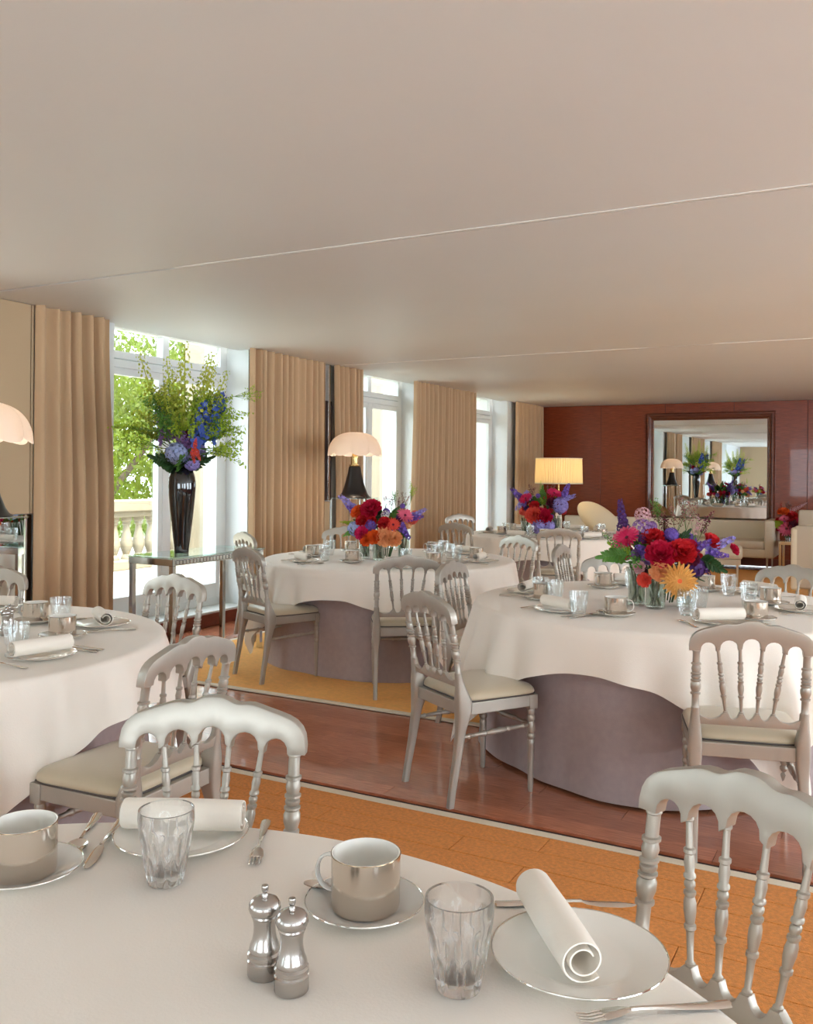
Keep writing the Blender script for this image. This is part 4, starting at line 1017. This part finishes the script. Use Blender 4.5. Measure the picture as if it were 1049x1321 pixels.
def tall_vase(x, y, z, label, label2):
    v = thing('tall_vase', label, 'vase', (x, y, z))
    build('body', MB().lathe([(.001, 0), (.052, 0), (.055, .012), (.054, .03), (.065, .12), (.083, .28), (.097, .42), (.101, .50), (.097, .56), (.08, .61), (.058, .635), (.05, .64), (.053, .652), (.046, .652), (.044, .62), (.001, .60)], 40), M['vaseblack'], v)
    t = thing('tall_arrangement', label2, 'flowers', (x, y, z + .62)); r = random.Random(int(abs(y) * 10))
    def sp(kind, colr, s_, d_, h0, size, tl_):
        p = E1 * s_ - E2 * d_ + Vector((0, 0, h0)); dv = E1 * tl_[0] - E2 * tl_[1] + Vector((0, 0, tl_[2])); return bloom(t, kind, colr, p, size, dv)
    for s_, d_, L, lean_ in ((-.02, 0, .95, -.33), (0, .02, .85, -.12), (.01, -.03, .83, -.06), (.02, .03, .98, .02), (.03, 0, .93, .20), (.03, .04, .83, .27), (.02, -.05, .90, .14), (.04, .0, .74, .36), (0, -.1, .80, -.2)):
        sp('foxtail', 'chartreuse', s_ + lean_ * .35, d_, .22 + rnd.uniform(0, .03), L * .72, (lean_, d_ * 2, 1))
        build('stalk', MB().tube([(0, 0, 0), tuple(E1 * (s_ + lean_ * .35) - E2 * d_ + Vector((0, 0, .26)))], .005, 5), M['stem'], t)
    for k in range(44):
        a = r.uniform(0, 6.3); e = r.uniform(.0, .95)
        dv = (math.cos(a) * math.cos(e), math.sin(a) * math.cos(e) * .7, math.sin(e) + .12)
        sp('sprig', r.choice(('lime', 'leaf', 'chartreuse', 'lime')), dv[0] * .10, dv[1] * .1, .08 + .22 * e, r.uniform(.26, .42), dv)
    for s_, h_, tl_, L in ((.1, .32, (1, .1, .45), .42), (.38, .53, (1, 0, .12), .24), (.1, .15, (1, .1, .05), .42), (-.1, .15, (-1, .1, .15), .40), (-.1, .25, (-1, 0, .4), .4)):
        sp('sprig', 'lime', s_, .05, h_, L, tl_)
    for s_, d_, h_, L, tl_ in ((.12, .06, .16, .36, (.25, .1, 1)), (.17, .02, .2, .4, (.45, 0, 1)), (.14, -.05, .2, .42, (.3, -.2, 1))): sp('delphinium', 'blue', s_, d_, h_, L, tl_)
    for s_, d_, h_, L, tl_ in ((-.1, .0, .2, .3, (-.4, 0, 1)),): sp('delphinium', 'mauve', s_, d_, h_, L, tl_)
    for kind, colr, s_, d_, h_, sz in (('hydrangea', 'lightblue', .0, .11, .115, .085), ('hydrangea', 'lavender', .10, .06, .045, .06), ('hydrangea', 'mauve', .035, .08, .235, .055), ('peony', 'wine', .085, .08, .23, .06), ('peony', 'mauve', .10, .1, .20, .05),
                                        ('hydrangea', 'lightblue', -.05, -.1, .1, .08), ('hydrangea', 'lavender', .06, -.12, .13, .08), ('peony', 'crimson', -.02, -.12, .2, .05)):
        bloom(t, kind, colr, E1 * s_ - E2 * d_ + Vector((0, 0, h_)), sz, -E2 * (1 if d_ > 0 else -1) + Vector((0, 0, .3)))
    for s_, tl_ in ((.12, (.3, .5, -.8)), (.14, (.5, .5, -.6)), (.13, (.3, .5, .6))): sp('lupin', 'coral', s_, .1, .14, .12, tl_)
    for k in range(10):
        a = k * .63; sp('leaf_spray', r.choice(('leafd', 'leaf')), .02 * math.cos(a), .02 * math.sin(a), .02, .2, (math.cos(a), math.sin(a), .35))
tall_vase(-4.64, 5.13, .812, 'tall glossy black vase on the glass console at the window', 'tall arrangement of lime spires, blue delphinium and hydrangea in the black vase')
console(-4.86, -4.42, -2.3, -1.2, .80, 'second glass console behind the camera, seen in the wall mirror')
tall_vase(-4.64, -1.7, .80, 'second black vase behind the camera, seen in the wall mirror', 'second tall arrangement behind the camera, seen in the wall mirror')

# ================================================================== LAMPS
def mushroom_lamp(x, y, label, label2, ph=1.165):
    s = thing('lamp_pedestal', label2, 'pedestal', (x, y, 0))
    build('top', MB().box(-.18, .18, -.18, .18, ph - .008, ph, bev=.002), M['tglass'], s, False)
    for sx in (-1, 1):
        for sy in (-1, 1): build('leg', MB().box(sx * .166 - .005, sx * .166 + .005, sy * .166 - .005, sy * .166 + .005, .013, ph - .014), M['chrome'], s, False)
    t = thing('mushroom_lamp', label, 'lamp', (x, y, ph), 0, 'mushroom lamps along the window wall')
    build('base', MB().lathe([(.001, 0), (.170, 0), (.172, .006), (.15, .018), (.128, .05), (.105, .11), (.085, .18), (.068, .25), (.06, .30), (.055, .315), (.001, .316)], 44), M['black'], t)
    build('neck', MB().lathe([(.05, .314), (.055, .32), (.055, .332), (.04, .335), (.038, .35), (.038, .40), (.044, .402), (.044, .412), (.03, .415), (.02, .46), (.012, .62), (.001, .62)], 28), M['brass'], t)
    mb = MB(); N = 96
    def fn(u, v):
        a = 2 * PI * u; lob = abs(math.cos(4 * a)) ** .8; t_ = v
        r_ = .02 + (.262 - .02) * math.sin(t_ * PI / 2) ** .9; r_ *= 1 + .10 * (lob - .5) * t_
        z_ = .655 - .235 * t_ ** 2.1 + (.034 * (1 - lob)) * t_ ** 3
        return (r_ * math.cos(a), r_ * math.sin(a), z_)
    mb.grid(fn, N, 16, wrap=True)
    n = len(mb.v); mb2 = MB(); mb2.v = mb.v + [(p[0] * .985, p[1] * .985, p[2] - .003) for p in mb.v]; mb2.f = mb.f + [tuple(i + n for i in reversed(f)) for f in mb.f]; mb2.mi = [0] * len(mb2.f)
    sh = build('lamp_shade', mb2, M['shade'], t, angle=180)
    build('seams', MB().merge(_seams(fn)), M['shade'], sh)
    build('bulb', MB().lathe([(.001, .44), (.02, .445), (.03, .47), (.028, .50), (.015, .52), (.001, .525)], 16, off=(.06, 0)), mat('lit_bulb', (1, .8, .55, 1), .5, emis=(1, .78, .5, 1), estr=3), t)
    l = bpy.data.lights.new('lamp_light', 'POINT'); l.energy = 7; l.color = (1, .83, .64); l.shadow_soft_size = .06
    lo = bpy.data.objects.new('lamp_light', l); COL.objects.link(lo); lo.parent = t; lo.location = (0, 0, .56)
def _seams(fn):
    s = MB()
    for k in range(8):
        u = (k + .5) / 8; s.tube([Vector(fn(u, v / 12)) + Vector((0, 0, .001)) for v in range(13)], .0022, 5)
    return s
mushroom_lamp(-4.74, 7.74, 'mushroom lamp with scalloped white shade and black cone base beside the second window', 'slim glass pedestal under the lamp by the second window')
mushroom_lamp(-4.56, 3.39, 'mushroom lamp with scalloped white shade cut by the left picture edge', 'slim glass pedestal under the lamp at the left edge', 1.15)
t = thing('floor_lamp', 'floor lamp with a pleated cream drum shade in front of the mahogany wall', 'lamp', (-4.42, 13.1, .012))
mb = MB(); N = 180
def dr(u, v):
    a = 2 * PI * u; r_ = .34 + .006 * math.cos(60 * a) + .012 * (1 - v); return (r_ * math.cos(a), r_ * math.sin(a), 1.275 + .37 * v)
mb.grid(dr, 360, 4, wrap=True)
build('lamp_shade', mb, M['pleat'], t, angle=180)
build('shade_band', MB().lathe([(.355, 1.262), (.358, 1.262), (.358, 1.28), (.355, 1.28)], 60, ends=(False, False)).lathe([(.347, 1.637), (.35, 1.637), (.35, 1.65), (.347, 1.65)], 60, ends=(False, False)), M['sofa'], t)
build('pole', MB().lathe([(.001, .02), (.012, .02), (.012, 1.5), (.001, 1.5)], 14), M['brass'], t)
build('column', MB().lathe([(.055, .02), (.055, .74), (.04, .84), (.02, .93), (.012, .94)], 20), M['porcelain'], t)
build('base', MB().lathe([(.001, 0), (.17, 0), (.17, .015), (.001, .022)], 36), M['brass'], t)
l = bpy.data.lights.new('lamp_light', 'POINT'); l.energy = 9; l.color = (1, .76, .46); l.shadow_soft_size = .07
lo = bpy.data.objects.new('lamp_light', l); COL.objects.link(lo); lo.parent = t; lo.location = (0, 0, 1.47)

# ================================================================== LOUNGE FURNITURE AT THE BACK
def at_floor(x, y): return (x, y, .012)
def leg_set(root, xs, ys, h, r=.016, m_=None):
    for x in xs:
        for y in ys: build('leg', MB().lathe([(r * .6, 0), (r, h)], 10, off=(x, y)), m_ or M['sofaleg'], root)
s = thing('sofa', 'cream two-seat sofa against the mahogany wall under the large mirror', 'sofa', at_floor(-2.36, 14.55))
build('seat', MB().box(-.74, .74, -.40, .30, .20, .33, bev=.02), M['sofa'], s); build('cushion', MB().box(-.72, -.01, -.41, .25, .33, .45, bev=.035), M['sofa'], s); build('cushion', MB().box(.01, .72, -.41, .25, .33, .45, bev=.035), M['sofa'], s)
build('backrest', MB().box(-.84, .84, .22, .38, .2, .72, bev=.03), M['sofa'], s); build('armrest', MB().box(.72, .86, -.40, .36, .2, .76, bev=.03), M['sofa'], s)
leg_set(s, (-.72, .76), (-.34, .30), .2)
s = thing('sofa', 'second cream sofa left of the two-seat sofa, behind the dahlia bouquet', 'sofa', at_floor(-4.05, 14.45))
build('seat', MB().box(-.74, .78, -.40, .30, .20, .33, bev=.02), M['sofa'], s); build('cushion', MB().box(-.72, .01, -.41, .25, .33, .45, bev=.035), M['sofa'], s); build('cushion', MB().box(.03, .76, -.41, .25, .33, .45, bev=.035), M['sofa'], s)
build('backrest', MB().box(-.8, .82, .22, .38, .2, .72, bev=.03), M['sofa'], s); leg_set(s, (-.72, .74), (-.34, .30), .2)
s = thing('bench', 'low cream upholstered bench on slim legs in front of the cream sofa', 'bench', at_floor(-2.05, 12.05), math.radians(8))
build('seat', MB().box(-.98, .40, -.36, .42, .37, .50, bev=.04), M['sofa'], s); build('frame', MB().box(-.96, .38, -.34, .40, .30, .37, bev=.006), M['sofaleg'], s, False)
leg_set(s, (-.9, .34), (-.30, .36), .31)
# oval swivel chair
s = thing('lounge_chair', 'white lounge chair with a tilted oval back beside the floor lamp', 'chair', at_floor(-3.98, 13.0), math.radians(-20))
def shell(u, v):
    a = 2 * PI * u; r_ = v; X = .42 * r_ * math.cos(a); Y = .26 * r_ * math.sin(a)
    return (X, .30 + .12 * r_ * r_ - .05 + Y * .25, .70 + Y * .80 - X * .50)
mb = MB(); mb.grid(shell, 40, 8, wrap=True); n = len(mb.v); m2 = MB(); m2.v = mb.v + [(p[0], p[1] + .05, p[2]) for p in mb.v]; m2.f = mb.f + [tuple(i + n for i in reversed(f)) for f in mb.f]
for i in range(40): k = (i + 1) % 40; m2.f.append((7 * 40 + i, 7 * 40 + k, 7 * 40 + k + n, 7 * 40 + i + n))
m2.mi = [0] * len(m2.f); build('backrest', m2, M['sofa'], s, angle=60)
build('seat', MB().box(-.36, .36, -.36, .26, .36, .50, bev=.07), M['sofa'], s); build('arm', MB().tube([(-.36, .26, .56), (-.42, 0, .54), (-.36, -.25, .48)], .05, 12), M['sofa'], s); build('arm', MB().tube([(.36, .26, .56), (.42, 0, .54), (.36, -.25, .48)], .05, 12), M['sofa'], s)
build('pedestal', MB().lathe([(.24, 0), (.24, .012), (.04, .03), (.03, .37)], 24), M['chrome'], s)
s = thing('armchair', 'cream armchair seen from behind at the right picture edge', 'armchair', at_floor(-.55, 11.15), math.radians(-8))
build('back', MB().box(-.36, .42, -.30, -.14, .16, .86, bev=.03), M['sofa2'], s); build('seat', MB().box(-.34, .40, -.16, .42, .18, .44, bev=.03), M['sofa'], s)
build('arm', MB().box(-.40, -.30, -.30, .42, .14, .84, bev=.03), M['sofa'], s); build('arm', MB().box(.36, .46, -.30, .42, .14, .62, bev=.03), M['sofa'], s); leg_set(s, (-.34, .4), (-.24, .36), .16)
s = thing('armchair', 'second cream armchair with a higher back, behind the first at the right edge', 'armchair', at_floor(-.62, 13.3), math.radians(-4))
build('back', MB().box(-.45, .45, -.30, -.14, .16, .96, bev=.03), M['sofa2'], s); build('seat', MB().box(-.42, .42, -.16, .42, .18, .44, bev=.03), M['sofa'], s)
build('arm', MB().box(-.50, -.40, -.28, .42, .14, .62, bev=.03), M['sofa'], s); build('arm', MB().box(.40, .50, -.28, .42, .14, .62, bev=.03), M['sofa'], s); leg_set(s, (-.42, .42), (-.24, .36), .16)
console(-1.44, -1.14, 14.05, 14.6, .48, 'small low side table between the cream sofa and the armchairs').location.z = .012
IS = [('gerbera', 'pink', 0, 8, 14, .08), ('peony', 'orange', -4, -18, 9, .05), ('peony', 'crimson', 18, 8, 11, .05), ('peony', 'red', 8, -12, 10, .05), ('peony', 'magenta', 22, -4, 8, 0), ('leaf_spray', 'lime', -14, 0, 20, .06, (-.8, .2, .2)), ('gerbera', 'pink', -4, -8, 8, .1),
      ('sprig', 'wine', 6, -26, 24, 0, (.1, 0, 1)), ('foxtail', 'blush', 20, -26, 36, 0, (.9, 0, .5)), ('sprig', 'red', -8, -26, 20, 0, (-.2, 0, 1)), ('peony', 'wine', 10, 4, 9, .08)]
bouquet('flower_arrangement', 'small pink gerbera and red bouquet on the low side table by the sofa', (-1.33, 14.38), .492, items_from(IS, 5, .0095, 0, .72), 14, .19, .68)
vase(-1.33, 14.38, .493, .13, .05, 'glass vase on the low side table beside the sofa')
